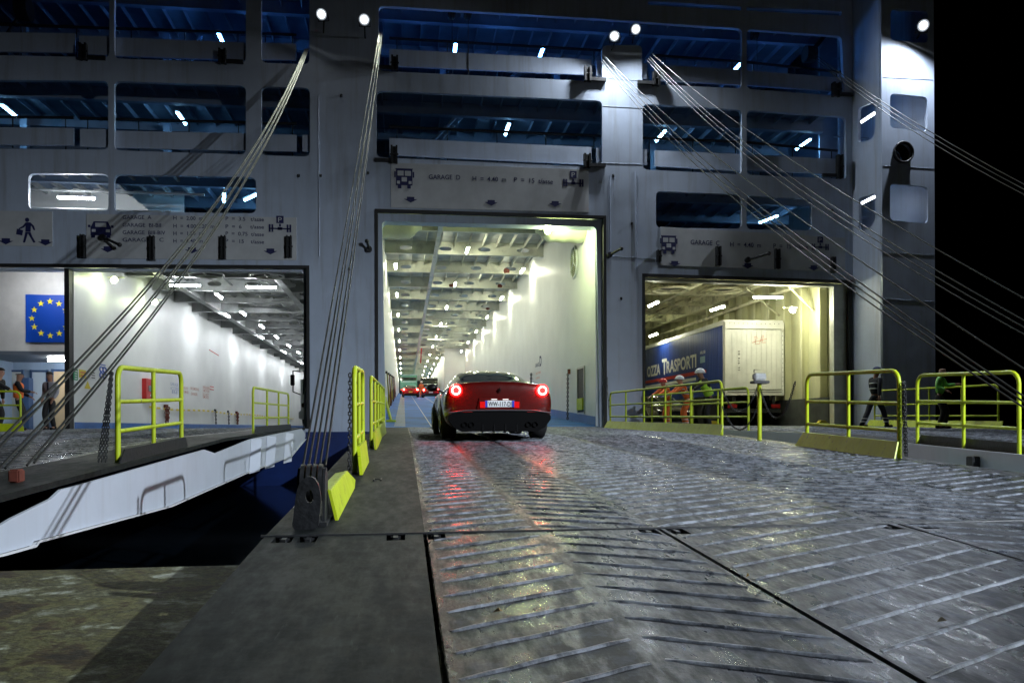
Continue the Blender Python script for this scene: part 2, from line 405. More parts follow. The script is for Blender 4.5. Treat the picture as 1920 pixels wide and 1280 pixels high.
# inner cheek of the wing (plane X = XC) with two windows
def onXyz(px, py): p = onX(px, py, XC - .001); return (p.y, p.z)
hc = [fillet([onXyz(px, py) for px, py in q], .15) for q in ([(1609, 203), (1640, 190), (1641, 247), (1633, 262), (1609, 268)], [(1610, 372), (1641, 362), (1641, 415), (1630, 428), (1610, 434)])]
cu = plate('wing_cheek', [(YW + .13, ZT), (YF - .002, ZT), (YF - .002, -.6), (YW + .13, -.6)], hc, 0, .1, HULL, None)
cu.data.transform(Matrix.Rotation(pi / 2, 4, 'Z')); cu.data.transform(Matrix.Translation((XC + .1, 0, 0)))
cu.data.transform(Matrix.Translation(-world_loc(ferry))); cu.parent = ferry
MB().span(wx1 - .1, wx1, YW + .13, 60, -.6, ZT).build('ship_side', HULL, ferry)
s = MB()
for y in (145, 311, 473, 560): s.tube([onY(1656, y, YW - .004), onY(1752, y + 5, YW - .004)], .005, 6)
s.build('weld_seam', HULL, ferry)
# inside of the wing: small landings
s = MB()
for py in (96, 262, 432): z = fx(1700, py, YW)[1]; s.span(wx0 + .1, wx1 - .1, YW + .13, YF + 3, z - .12, z)
s.span(wx0 + .1, wx1 - .1, YF + 2.6, YF + 2.7, -.5, ZT - .1)
s.build('wing_landing', UPW, ferry)
s = MB()
for py in (70, 235, 405):
    z = fx(1700, py, YW)[1]; s.tube([(wx0 + .3, YW + .5, z - .3), (wx1 - .3, YF + 1.2, z + 1.0)], .035); s.tube([(wx0 + .3, YF + 1.9, z + .9), (wx1 - .2, YF + 1.9, z + .9)], .03)
s.tube([(wx0 + .8, YF + 2.3, 1), (wx0 + .8, YF + 2.3, ZT)], .09)
s.build('wing_pipe', UPW, ferry)
# fairlead tube
s = MB(); s.tube([(cx, YW - .12, cz), (cx, YW + .6, cz)], .345, 28, caps=False)
s.tube([(cx + .35 * cos(k * pi / 12), YW - .12, cz + .35 * sin(k * pi / 12)) for k in range(25)], .035, 6)
s.build('fairlead', DARK, ferry)
MB().tube([(cx, YW + .6, cz), (cx, YW + .61, cz)], .33, 20).build('fairlead_cover', GASKET, ferry)

# ---- bulwark strips across the upper openings
def quadplate(q, y, th, mb):
    pp = [onY(px, py, y) for px, py in q]
    mb.prism([(p.x, p.z) for p in pp], (0, y, 0), (1, 0, 0), (0, 0, 1), (0, 1, 0), th)
    return mb
BW = [[(-300, 56), (141, 63), (141, 99), (-300, 92)], [(148, 67), (205, 68), (205, 104), (148, 101)], [(213, 70), (462, 80), (462, 114), (213, 105)], [(489, 80), (555, 82), (555, 113), (489, 112)],
      [(-300, 236), (138, 240), (138, 273), (-300, 268)], [(150, 242), (206, 242), (206, 277), (150, 275)], [(213, 245), (462, 250), (462, 283), (213, 277)], [(489, 252), (556, 253), (556, 284), (489, 283)], [(567, 253), (582, 253), (582, 285), (567, 284)],
      [(730, 92), (1109, 112), (1109, 141), (730, 124)], [(1118, 114), (1130, 114), (1130, 143), (1118, 143)], [(1228, 121), (1392, 131), (1392, 160), (1228, 151)], [(1399, 132), (1575, 146), (1575, 172), (1399, 160)], [(1203, 120), (1213, 120), (1213, 148), (1203, 148)],
      [(730, 259), (1109, 276), (1109, 309), (730, 291)], [(1118, 277), (1130, 277), (1130, 309), (1118, 309)], [(1203, 280), (1213, 280), (1213, 309), (1203, 309)], [(1228, 282), (1392, 289), (1392, 321), (1228, 311)], [(1399, 290), (1567, 298), (1567, 326), (1399, 320)]]
for q in BW: quadplate(q, YF + .17, .08, MB()).build('bulwark', HULL, ferry)
# handrails inside the openings
HR = [((-300, 36), (461, 62)), ((490, 63), (556, 66)), ((730, 72), (1127, 95)), ((1228, 104), (1391, 116)), ((1400, 117), (1580, 136)), ((-300, 216), (138, 221)), ((150, 222), (461, 230)), ((490, 231), (556, 232)),
      ((730, 238), (1127, 255)), ((1205, 259), (1391, 266)), ((1400, 267), (1570, 283))]
for a, b_ in HR:
    pa, pb = onY(*a, YF + .55), onY(*b_, YF + .55); s = MB(); s.tube([pa, pb], .05, 8)
    n = max(1, int((pb - pa).length / 1.7))
    for k in range(n + 1):
        p = pa.lerp(pb, (k + .15) / (n + .3)); s.tube([p, p - Vector((0, 0, 1.25))], .022, 6)
    s.build('handrail', DARK, ferry)
# black clamps on the bulwark ends and over the doors
def clamp(px, y0, y1, w=10, horn=0):
    s = MB(); a = onY(px - w / 2, y0, YF - .01); b_ = onY(px + w / 2, y1, YF - .01); W_ = b_.x - a.x; x = a.x
    s.span(x, x + W_ * .28, YF - .20, YF - .003, b_.z, a.z); s.span(x + W_ * .72, x + W_, YF - .20, YF - .003, b_.z, a.z)
    s.span(x + W_ * .29, x + W_ * .71, YF - .12, YF - .003, b_.z + .02, a.z - .02)
    s.cyl((x - .03, YF - .15, (a.z + b_.z) / 2), (x + W_ + .03, YF - .15, (a.z + b_.z) / 2), .035, 8)
    if horn: s.span(x + W_, x + W_ + .55 * horn, YF - .10, YF - .003, b_.z + .05, b_.z + .17) if horn > 0 else s.span(x + .55 * horn, x, YF - .10, YF - .003, b_.z + .05, b_.z + .17)
    s.build('door_cleat', DARK, ferry)
for a in ((158, 84, 115, 14, 1), (418, 94, 122, 14, 1), (740, 107, 135, 13, -1), (1101, 127, 155, 13, 1), (1229, 137, 163, 13, -1), (1566, 157, 183, 15, 1),
          (739, 275, 308, 13, -1), (1100, 290, 316, 13, 1), (1572, 292, 336, 10, -1)): clamp(*a)
for a in ((157, 441, 484, 8), (287, 443, 489, 9), (420, 443, 487, 9), (543, 443, 484, 10), (1345, 463, 499, 9), (1455, 468, 505, 9), (1560, 483, 513, 7), (1234, 470, 492, 7)): clamp(*a)
def lever(pa, pb, out=.45, r=.045):
    a = onY(*pa, YF - .1); b_ = onY(*pb, YF - out)
    s = MB(); s.cyl((a.x, YF - .16, a.z), (a.x, YF - .003, a.z), .10, 16); s.tube([a, b_], r, 8); s.sphere(b_, .075, 10)
    s.build('door_lever', DARK, ferry)
lever((1143, 478), (1165, 466)); lever((692, 467), (688, 452)); lever((193, 445), (224, 459)); lever((1402, 487), (1442, 475))

s = MB()
for px, y0_, y1_ in ((597, 180, 480), (1143, 330, 470), (1193, 320, 505)):
    a = onY(px, y0_, YF - .03); b_ = onY(px, y1_, YF - .03); s.tube([a, (a.x, a.y, b_.z)], .018, 6)
s.build('conduit', HULL, ferry)
for px, py in ((601, 330), (690, 325), (655, 505), (1150, 330), (1185, 420), (1165, 560), (640, 180), (1640, 480), (560, 330), (1560, 395)):
    p = onY(px, py, YF - .02); s = MB(); s.tube([(p.x, p.y - .04 + .05 * cos(k * pi / 5), p.z + .05 * sin(k * pi / 5)) for k in range(11)], .011, 5); s.span(p.x - .04, p.x + .04, YF - .012, YF - .002, p.z - .03, p.z + .06); s.build('eye_plate', DARK, ferry)
s = MB(); RB = random.Random(3)   # cables drooping beside the tall door
for k in range(3):
    a = onY(1139, 735 - k * 14, YF - .05); b_ = Vector((6.45, 25.45, ramp_z(25.4) + 1.05 - k * .33)); n = 10
    s.tube([a.lerp(b_, t / n) - Vector((0, 0, (.25 + .1 * k) * 4 * (t / n) * (1 - t / n))) for t in range(n + 1)], .012, 5)
s.build('cable', DARK, ferry)
# ---- upper decks seen through the openings
def ucell(y): return fx(900, y)[1]
XS0, XS1 = -22.0, 16.4
decks = [(12.02, 12.25, 1, HULL), (9.0, 9.22, 1, HULL)]
YI = YF + .3
MB().span(XS0, XS1, YI, 47, 12.00, 12.22).build('upper_deck', UPF, ferry)
MB().span(XS0, XS1, YI, 47, 9.02, 9.24).build('upper_deck', UPF, ferry)
MB().span(XS0, XS1, YI, 47, 15.4, 15.6).build('upper_deck', UPF, ferry)
MB().span(XS0, -1.2, YI, 120, 6.75, 6.95).build('upper_deck', UPF, ferry)
MB().span(7.25, XS1, YI, 120, 6.75, 6.95).build('upper_deck', UPF, ferry)
s = MB(); s.span(XS0, XS1, 46.8, 47, 9.24, 15.4); s.span(XS0, -1.2, 43, 43.2, 6.96, 9.0); s.span(7.25, XS1, 43, 43.2, 6.96, 9.0)
s.build('back_bulkhead', UPW, ferry)
for z, zs in ((12.0, 1), (15.4, 1), (9.02, 1)):
    s = MB()
    x = XS0 + .4
    while x < XS1:
        if not (z < 10 and -1.3 < x < 7.3): s.span(x - .012, x + .012, YI + .1, 43 if z < 10 else 46.7, z - .2, z - .004)
        x += .72
    y = YI + 1.6
    while y < 43:
        if z > 10: s.span(XS0, XS1, y - .015, y + .015, z - .46, z - .008); s.span(XS0, XS1, y - .12, y + .12, z - .48, z - .462)
        else:
            for a_, c_ in ((XS0, -1.3), (7.3, XS1)): s.span(a_, c_, y - .015, y + .015, z - .40, z - .008); s.span(a_, c_, y - .1, y + .1, z - .42, z - .402)
        y += 2.9
    s.build('deck_beam', UPW, ferry)
s = MB()
for x in (-19, -14, -8.9, -3.2, 1.6, 6.2, 10.2, 14.0):
    for y in (33, 38.5, 44): MB().span(x - .12, x + .12, y - .12, y + .12, 12.23, 15.0).build('deck_pillar', UPW, ferry); MB().span(x - .12, x + .12, y - .12, y + .12, 9.25, 11.6).build('deck_pillar', UPW, ferry)
s = MB()   # inclined stairs and lockers on the upper decks
for x, y, z in ((-.2, 31, 9.25), (-10.2, 33, 12.23), (11.4, 32.5, 12.23), (2.4, 34, 12.23)):
    s = MB(); s.tube([(x, y, z), (x + 2.6, y, z + 2.8)], .06); s.tube([(x, y + .8, z), (x + 2.6, y + .8, z + 2.8)], .06)
    for k in range(9): s.box((x + 2.6 * (k + .5) / 9, y + .4, z + 2.8 * (k + .5) / 9), (.26, .76, .03))
    s.build('deck_stair', UPW, ferry)
for x, z in ((-16, 12.23), (-12.6, 9.25), (-6.2, 12.23), (4.6, 9.25), (9.3, 9.25), (13.1, 12.23)): MB().bbox((x, 36, z + .6), (1.5, .6, 1.2), .03).build('deck_locker', UPW, ferry)
# pulleys hanging under the top deck
def pulley(px, py, lab):
    p = onZ(px, py, 14.6); t_ = thing('rope_pulley', lab, 'pulley', p, group='hoist pulleys under the top deck')
    MB().tube([(p.x - .09, p.y, p.z), (p.x + .09, p.y, p.z)], .22, 20).build('wheel', DARK, t_)
    s = MB(); s.span(p.x - .13, p.x - .1, p.y - .12, p.y + .12, p.z - .1, 15.38); s.span(p.x + .1, p.x + .13, p.y - .12, p.y + .12, p.z - .1, 15.38); s.build('bracket', DARK, t_)
    MB().tube([(p.x, p.y - .2, p.z), (p.x, p.y - .2, 12.25)], .012, 5).build('line', DARK, t_)
pulley(847, 25, 'dark hoist pulley behind the top centre opening, nearest the left column')
pulley(877, 26, 'dark hoist pulley behind the top centre opening, second from the left column')
pulley(1415, 64, 'dark hoist pulley behind the top opening right of the thin post')
# big round drum behind far right opening
p = onY(1518, 102, YF + 1.2)
t_ = thing('winch_drum', 'round black winch drum behind the top opening at the right column', 'winch', p)
MB().tube([(p.x - .2, p.y, p.z), (p.x + .2, p.y, p.z)], .3, 24).build('drum', DARK, t_)
MB().tube([(p.x, p.y, p.z), (p.x + .9, p.y + .3, 15.3)], .09).build('arm', DARK, t_)
p = onY(45, 18, YF + 1.4)
t_ = thing('winch_drum', 'round black winch drum behind the top opening at the far left end', 'winch', p)
MB().tube([(p.x - .2, p.y, p.z), (p.x + .2, p.y, p.z)], .38, 24).build('drum', DARK, t_)
MB().tube([(p.x, p.y, p.z), (p.x - 1.5, p.y + .3, 12.3)], .06).build('arm', DARK, t_)

# ---- the garages
GZ = 0.0
XA0, XA1 = -10.84, -1.25          # garage A walls
XD0, XD1 = -.86, 6.86             # garage D walls (middle)
XG0, XG1 = 7.3, 16.4              # garage C walls (right)
def dz(Y): return min(.052 * max(0, Y - YF), 5.6)
# floors
MB().span(-22, XA1, YF, 120, -.3, 0.0).build('deck_floor', GREYF, ferry)
MB().span(7.3, 16.45, YF, 70, -.3, 0.0).build('deck_floor', GREYF, ferry)
s = MB(); ys = [YF, YF + 20, YF + 50, YF + 107.7, YF + 130]
vs = []
for y in ys: vs += [(XD0 - .1, y, dz(y)), (XD1 + .1, y, dz(y))]
s.add(vs, [(2 * i, 2 * i + 1, 2 * i + 3, 2 * i + 2) for i in range(len(ys) - 1)]); s.build('ramp_floor', BLUEF, ferry, fix=False)
MB().span(XD0, XD1, YF, YF + .5, -.3, -.005).build('door_sill', DARK, ferry)
# walls of D
MB().span(XD0 - .3, XD0, YF + .3, 160, -.2, 9.0).build('garage_wall', WALLP, ferry)
MB().span(XD1, XD1 + .3, YF + .3, 93, -.2, 9.0).build('garage_wall', WALLP, ferry)
MB().span(4.55, 4.85, 93, 160, 0, 9.0).build('garage_wall', WALLP, ferry)
MB().span(4.55, XD1, 92.8, 93, 0, 9.0).build('garage_wall', WALLP, ferry)
MB().span(XD0, 4.6, 159.5, 159.8, 4, 9.0).build('back_bulkhead', GREYF, ferry)
# walls of A
MB().span(XA0 - .25, XA0, YF + .3, 120, 0, 6.7).build('garage_wall', WALLP, ferry)
MB().span(XA1, XA1 + .05, YF + .3, 120, 0, 6.7).build('garage_wall', WALLP, ferry)
MB().span(XA0, XA1, 119, 119.2, 0, 6.7).build('back_bulkhead', WALLP, ferry)
# walls of C
CWALL = mat('garage_c_wall_paint', (.70, .70, .46), .38, var=.25, vscale=.8, stretch=(1, 1, .3))
MB().span(XG1, XG1 + .1, YF + .3, 70, 0, 6.7).build('garage_wall', CWALL, ferry)
MB().span(XG0 - .05, XG0, YF + .3, 70, 0, 6.7).build('garage_wall', CWALL, ferry)
MB().span(XG0, XG1, 69.8, 70, 0, 6.7).build('back_bulkhead', CWALL, ferry)
s = MB()
y = YF + 1.6
while y < 60:
    s.span(XG1 - .28, XG1 - .002, y - .02, y + .02, 1.1, 6.4); s.span(XG1 - .34, XG1 - .282, y - .1, y + .1, 1.1, 6.4); y += 1.5
s.build('wall_frame', CWALL, ferry)
MB().span(XG1 - .4, XG1 - .003, YF + .8, 60, 0, 1.08).build('wall_ledge', mat('ledge_grey', (.10, .11, .11), .5, var=.4), ferry)
# skirtings
s = MB(); s.span(XA0 + .002, XA0 + .012, YF + .3, 118, .003, .22); s.build('skirting', BLUES, ferry)
s = MB(); vs = []
for x in (XD1 - .006, XD0 + .006):
    vs = []
    for y in (YF + .35, YF + 20, YF + 64): vs += [(x, y, dz(y) + .002), (x, y, dz(y) + .34)]
    s.add(vs, [(0, 2, 3, 1), (2, 4, 5, 3)])
s.build('skirting', BLUES, ferry, fix=False)
# lane markings on the blue floor
MW = mat('white_marking', (.7, .72, .72), .5, var=.3, vscale=6)
s = MB(); y = YF + .7
while y < 120:
    s.add([(-.34, y, dz(y) + .006), (.06, y, dz(y) + .006), (.06, y + .28, dz(y + .28) + .006), (-.34, y + .28, dz(y + .28) + .006)], [(0, 1, 2, 3)]); y += .62
s.build('hatch_marking', MW, ferry, fix=False)
s = MB()
for x0 in (.95, 2.35):
    for y in range(29, 118, 5):
        s.add([(x0, y, dz(y) + .006), (x0 + .035, y, dz(y) + .006), (x0 + .035, y + 5, dz(y + 5) + .006), (x0, y + 5, dz(y + 5) + .006)], [(0, 1, 2, 3)])
s.build('lane_line', MW, ferry, fix=False)
# dirty band of the floor
s = MB()
# ceilings
MB().span(XD0 - .3, XD1 + .3, YF + .25, 160, 8.98, 9.01).build('ceiling_plate', CEILP, ferry)
MB().span(-22, XA1 + .05, YF + .25, 120, 6.72, 6.745).build('ceiling_plate', CEILP, ferry)
MB().span(XG0, XG1 + .1, YF + .25, 70, 6.72, 6.745).build('ceiling_plate', mat('garage_c_ceiling_paint', (.60, .56, .38), .55, var=.7, vscale=.9, cmid=(.40, .5)), ferry)
def girder(x0, x1, y, zt, zb, m, hole_every=1.9, holes_=True):
    W_ = x1 - x0; hs = []
    if holes_:
        x = x0 + 1.0
        while x < x1 - .5:
            hs.append([(x + .2 * cos(k * pi / 8) + (.1 if cos(k * pi / 8) > 0 else -.1), (zt + zb) / 2 - .03 + .10 * sin(k * pi / 8)) for k in range(16)]); x += hole_every
    o = plate('ceiling_girder', [(x0, zt), (x1, zt), (x1, zb), (x0, zb)], hs, y - .012, y + .012, m, ferry)
    bm = bmesh.new(); bm.from_mesh(o.data); off = world_loc(ferry)
    g = bmesh.ops.create_cube(bm, size=1)['verts']
    for v in g: v.co = Vector((v.co.x * W_ + (x0 + x1) / 2, v.co.y * .26 + y, v.co.z * .02 + zb - .012)) - off
    bm.to_mesh(o.data); bm.free(); return o
y = YF + 1.9; gy = []
while y < 150:
    gy.append(y); girder(XD0, XD1 if y < 92 else 4.55, y, 8.978, 8.38, BEAMP, holes_=y < 100); y += 4.75
s = MB(); x = XD0 + .62
while x < XD1 - .2:
    if x < 4.4: s.span(x - .01, x + .01, YF + .3, 150, 8.76, 8.977)
    else: s.span(x - .01, x + .01, YF + .3, 92, 8.76, 8.977)
    x += .68
s.span(1.55, 1.57, YF + .3, 150, 8.36, 8.96); s.span(1.46, 1.66, YF + .3, 150, 8.33, 8.357)
s.build('ceiling_stiffener', BEAMP, ferry)
s = MB()
for (x, yy, w, h, z) in ((5.6, gy[3], .5, .35, 8.55), (2.9, gy[4], .5, .3, 8.5), (5.8, gy[4], .35, .3, 8.52), (3.1, gy[1], .6, .25, 8.8), (6.0, gy[6], .4, .2, 8.5)):
    n = 9; s.prism([(x + w * .5 * cos(k * 2 * pi / n) * random.uniform(.6, 1.1), z + h * .5 * sin(k * 2 * pi / n) * random.uniform(.6, 1.1)) for k in range(n)], (0, yy - .02, 0), (1, 0, 0), (0, 0, 1), (0, 1, 0), .006)
s.build('rust_patch', RUSTY, ferry)
RED = mat('red_paint', (.55, .02, .02), .45)
p0 = onY(780, 616, 88); MB().tube([(1.9, 88, 8.3), (1.9, 92.6, 7.2)], .08, 6).build('red_pipe', RED, ferry)
# D: pipes in the mid part of the ceiling
s = MB()
for y in (62, 67, 72, 77, 82):
    s.tube([(2.2, y, 8.15), (5.8, y, 8.15)], .05, 6); s.tube([(3.4, y + .5, 8.2), (3.4, y + 4, 8.2), (5.8, y + 4, 8.2)], .04, 6)
s.build('ceiling_pipe', BEAMP, ferry)
# D: ducts left and right just inside
DUCT = mat('duct_paint', (.66, .68, .52), .35, var=.15)
for sx, x0, x1 in ((1, XD0 + .02, .45), (-1, XD1 - .02, 5.25)):
    s = MB(); yy = YF + 2.2; zz = 7.72
    s.tube([(x0 + (x1 - x0) * k / 6, yy, zz) for k in range(7)], [.68, .72, .68, .72, .68, .72, .55], 28)
    for k in (1, 3, 5): s.tube([(x0 + (x1 - x0) * k / 6 - .03, yy, zz), (x0 + (x1 - x0) * k / 6 + .03, yy, zz)], .7, 28)
    s.tube([(x1, yy, zz), (x1 - sx * -.25, yy, zz)], [.5, .34], 20)
    s.build('air_duct', DUCT, ferry)
s = MB(); s.tube([(3.3, YF + 1.3, 8.0), (4.9, YF + 1.3, 8.5)], .05, 6); s.tube([(3.3, YF + 1.3, 7.85), (3.3, YF + 1.3, 8.3), (2.2, YF + 1.3, 8.35)], .03, 6)
s.tube([(4.2, YF + 1.2, 8.6), (5.0, YF + 1.0, 8.2)], .035, 6); s.build('lamp_bracket', DUCT, ferry)
# D: ellipse-looking round vent grille on the right wall
c = onX(1077, 492, XD1 - .01); s = MB(); R_ = .63
s.tube([(c.x - .03, c.y + R_ * 1.0 * cos(k * pi / 16), c.z + R_ * sin(k * pi / 16)) for k in range(33)], .045, 6)
for a in (0, 2 * pi / 3, 4 * pi / 3): s.tube([(c.x - .04, c.y, c.z), (c.x - .04, c.y + R_ * sin(a), c.z + R_ * cos(a))], .03, 6)
s.build('vent_ring', WHITE, ferry)
s = MB(); s.add([(c.x - .01, c.y + R_ * cos(k * pi / 12), c.z + R_ * sin(k * pi / 12)) for k in range(24)], [tuple(range(24))], 1)
for k in range(-7, 8):
    z_ = k * .083; hw = sqrt(max(0, R_ ** 2 - z_ ** 2)) - .03
    s.box((c.x - .025, c.y, c.z + z_), (.03, hw * 2, .035), None, 0)
s.build('vent_grille', [mat('grille_green', (.45, .5, .25), .5), GASKET], ferry)
# D: service door panel on right wall
def wallq(px0, py0, px1, py1, X): a = onX(px0, py0, X); b_ = onX(px1, py1, X); return a, b_
a, b_ = wallq(1083, 690, 1097, 775, XD1 - .01)
y0, y1 = sorted((a.y, b_.y)); z1, z0 = a.z, b_.z
s = MB(); s.span(XD1 - .05, XD1 - .004, y0, y0 + .06, z0, z1); s.span(XD1 - .05, XD1 - .004, y1 - .06, y1, z0, z1); s.span(XD1 - .05, XD1 - .004, y0 + .06, y1 - .06, z1 - .06, z1); s.span(XD1 - .05, XD1 - .004, y0 + .06, y1 - .06, z0, z0 + .06)
fr = s.build('locker_frame', mat('aluminium', (.5, .5, .48), .35, metal=.7), ferry)
MB().span(XD1 - .02, XD1 - .005, y0 + .06, y1 - .06, z0 + .06, z1 - .06).build('locker_recess', GASKET, ferry)
s = MB(); s.span(XD1 - .10, XD1 - .03, y0 + .15, y1 - .2, z0 + .15, z0 + .6); s.build('locker_hose', YEL, ferry)
# D: wall lettering
s = MB(); a = onX(1015, 683, XD1 - .008); bq = onX(1023, 683, XD1 - .008)
text_mb(s, 'D', (XD1 - .008, a.y + .55, a.z - .05), (XD1 - .008, a.y - .05, a.z - .05), (-1, 0, 0), height=.52, bold=.03)
text_mb(s, 'GARAGE', (XD1 - .008, a.y + 1.9, a.z - .02), (XD1 - .008, a.y + .75, a.z - .02), (-1, 0, 0), height=.2, bold=.02)
s.build('wall_lettering', NAVY, ferry)
s = MB(); a = onX(1012, 700, XD1 - .008); OR = mat('orange_lettering', (.7, .2, .08), .5)
text_mb(s, 'VIETATO FUMARE', (XD1 - .008, a.y + 1.3, a.z), (XD1 - .008, a.y - .3, a.z), (-1, 0, 0), height=.12)
text_mb(s, 'NO SMOKING', (XD1 - .008, a.y + 1.3, a.z - .24), (XD1 - .008, a.y, a.z - .24), (-1, 0, 0), height=.12)
s.build('wall_lettering', OR, ferry)

# garage A ceiling
AB = mat('garage_a_beam_paint', (.44, .46, .46), .45, var=.35, vscale=1.3, cmid=(.35, .55))
y = YF + 2.2; k = 0
while y < 118:
    girder(-22 if y < YF + 6 else XA0, XA1, y, 6.71, 6.05, AB, 1.6, y < 70); y += 3.4
s = MB(); x = XA0 + .35
while x < XA1:
    s.span(x - .01, x + .01, YF + .3, 118, 6.5, 6.715); x += .7
for x in (-9.4, -5.0, -2.6): s.span(x - .015, x + .015, YF + .3, 118, 5.98, 6.70); s.span(x - .14, x + .14, YF + .3, 118, 5.95, 5.978)
s.build('ceiling_stiffener', AB, ferry)
s = MB()
for x in (-7.5, -6.2, -4.2, -3.5): s.tube([(x, YF + .4, 6.3 - .03 * (x + 7)), (x, 110, 6.3 - .03 * (x + 7))], .04, 6)
for yy in range(31, 70, 4):
    for q in range(3):
        x = random.uniform(-8.5, -3.5); s.tube([(x, yy, 6.1), (x + 1.3, yy + .3, 6.1), (x + 1.5, yy + 1.6, 6.15), (x + .4, yy + 2.2, 6.15)], .035, 6)
s.build('ceiling_pipe', mat('pipe_grey', (.3, .32, .33), .4, var=.3), ferry)
for px, py in ((387, 515), (500, 517)):
    p = onZ(px, py, 5.95); s = MB()
    s.add([(p.x + .62 * cos(k * pi / 14), p.y + .62 * sin(k * pi / 14), p.z + .02) for k in range(28)], [tuple(range(28))], 1)
    s.tube([(p.x + .64 * cos(k * pi / 14), p.y + .64 * sin(k * pi / 14), p.z) for k in range(29)], .04, 6)
    for q in range(3): s.tube([(p.x, p.y, p.z - .01), (p.x + .62 * cos(q * 2.09 + .5), p.y + .62 * sin(q * 2.09 + .5), p.z - .01)], .025, 6)
    s.build('ceiling_fan', [AB, GASKET], ferry)
# garage C ceiling
CB = mat('garage_c_beam_paint', (.70, .68, .50), .45, var=.5, vscale=1.5, cmid=(.36, .5))
y = YF + 1.8
while y < 69:
    girder(XG0, XG1, y, 6.71, 6.1, CB, 1.6, y < 50); y += 3.2
s = MB(); x = XG0 + .3
while x < XG1:
    s.span(x - .01, x + .01, YF + .3, 69, 6.5, 6.715); x += .62
for x in (9.6, 12.4, 15.2): s.span(x - .015, x + .015, YF + .3, 69, 6.0, 6.70); s.span(x - .12, x + .12, YF + .3, 69, 5.975, 5.998)
s.build('ceiling_stiffener', CB, ferry)
for px, py in ((1258, 543), (1356, 545)):
    p = onZ(px, py, 6.0); s = MB()
    s.tube([(p.x + .8 * cos(k * pi / 14), p.y + .8 * sin(k * pi / 14), p.z) for k in range(29)], .06, 6)
    s.tube([(p.x + .55 * cos(k * pi / 14), p.y + .55 * sin(k * pi / 14), p.z + .05) for k in range(29)], .03, 6)
    s.add([(p.x + .6 * cos(k * pi / 14), p.y + .6 * sin(k * pi / 14), p.z + .08) for k in range(28)], [tuple(range(28))], 1)
    s.build('ceiling_fan', [CB, GASKET], ferry)
s = MB()
for x in (11.0, 13.6, 14.2): s.tube([(x, YF + .4, 6.2), (x, 60, 6.2)], .045, 6)
s.tube([(XG1 - .7, YF + .5, 5.6), (XG1 - .7, 50, 5.6)], .09, 8); s.tube([(XG1 - 1.6, YF + 2.5, 6.0), (XG1 - .1, YF + 2.5, 4.6)], .05, 8); s.tube([(XG1 - 1.6, YF + 5.5, 6.0), (XG1 - .1, YF + 5.5, 4.8)], .05, 8)
s.build('ceiling_pipe', CB, ferry)

# ---- door frames: black gasket + inner frame
def ring(outer, inner, y0, y1, m, name):
    return plate(name, outer, [inner], y0, y1, m, ferry)
def inset(q, l, t, r): # q: TL TR BR BL in XZ ; inset left, top, right; bottom kept 2 mm above
    (a, b, c, d) = q; sl = (b[1] - a[1]) / (b[0] - a[0])
    return [(a[0] + l, a[1] - t), (b[0] - r, b[1] - t), (c[0] - r, c[1] + .001), (d[0] + l, d[1] + .001)]
# D
def frame3(q, q2, y0, y1, m, name, rad=0.0):
    (a, b, c, d) = q; (e, f, g, h) = q2; s = MB(); X, Z, Yv = (1, 0, 0), (0, 0, 1), (0, 1, 0)
    s.prism([a, b, f, e], (0, y0, 0), X, Z, Yv, y1 - y0)
    s.prism([a, e, h, d], (0, y0, 0), X, Z, Yv, y1 - y0); s.prism([f, b, c, g], (0, y0, 0), X, Z, Yv, y1 - y0)
    if rad:
        for p_, sx in ((e, 1), (f, -1)):
            pts = [(p_[0], p_[1])] + [(p_[0] + sx * rad * (1 - sin(t * pi / 12)), p_[1] - rad * (1 - cos(t * pi / 12))) for t in range(7)]
            s.prism(pts, (0, y0 + .002, 0), X, Z, Yv, y1 - y0 - .004)
    return s.build(name, m, ferry)
i1 = inset(dD, .10, .10, .10); frame3(dD, i1, YF - .05, YF + .10, GASKET, 'door_gasket')
i2 = [fx(716, 412), fx(1120, 423), (fx(1126, 600)[0], Z0 + .001), (fx(722, 600)[0], Z0 + .001)]
frame3(i1, i2, YF + .17, YF + .75, HULL, 'door_frame', .16)
i1 = inset(dC, .09, .10, .14); frame3(dC, i1, YF - .05, YF + .10, GASKET, 'door_gasket')
i2 = inset(dC, .10, .2, .62); frame3(i1, i2, YF + .17, YF + .5, mat('frame_cream', (.66, .68, .6), .4, var=.2), 'door_frame')
i1 = inset(dL, .09, .10, .10); frame3(dL, i1, YF - .05, YF + .10, GASKET, 'door_gasket')
i2 = inset(dL, .1, .17, .22); frame3(i1, i2, YF + .17, YF + .5, HULL, 'door_frame', .1)
# post between walkway and garage A
pa = fx(122, 600)[0]; pb = fx(131, 600)[0]
MB().span(pa, pb, YF - .06, YF + .3, 0.0, dl[0][1] - .02).build('door_post', GASKET, ferry)
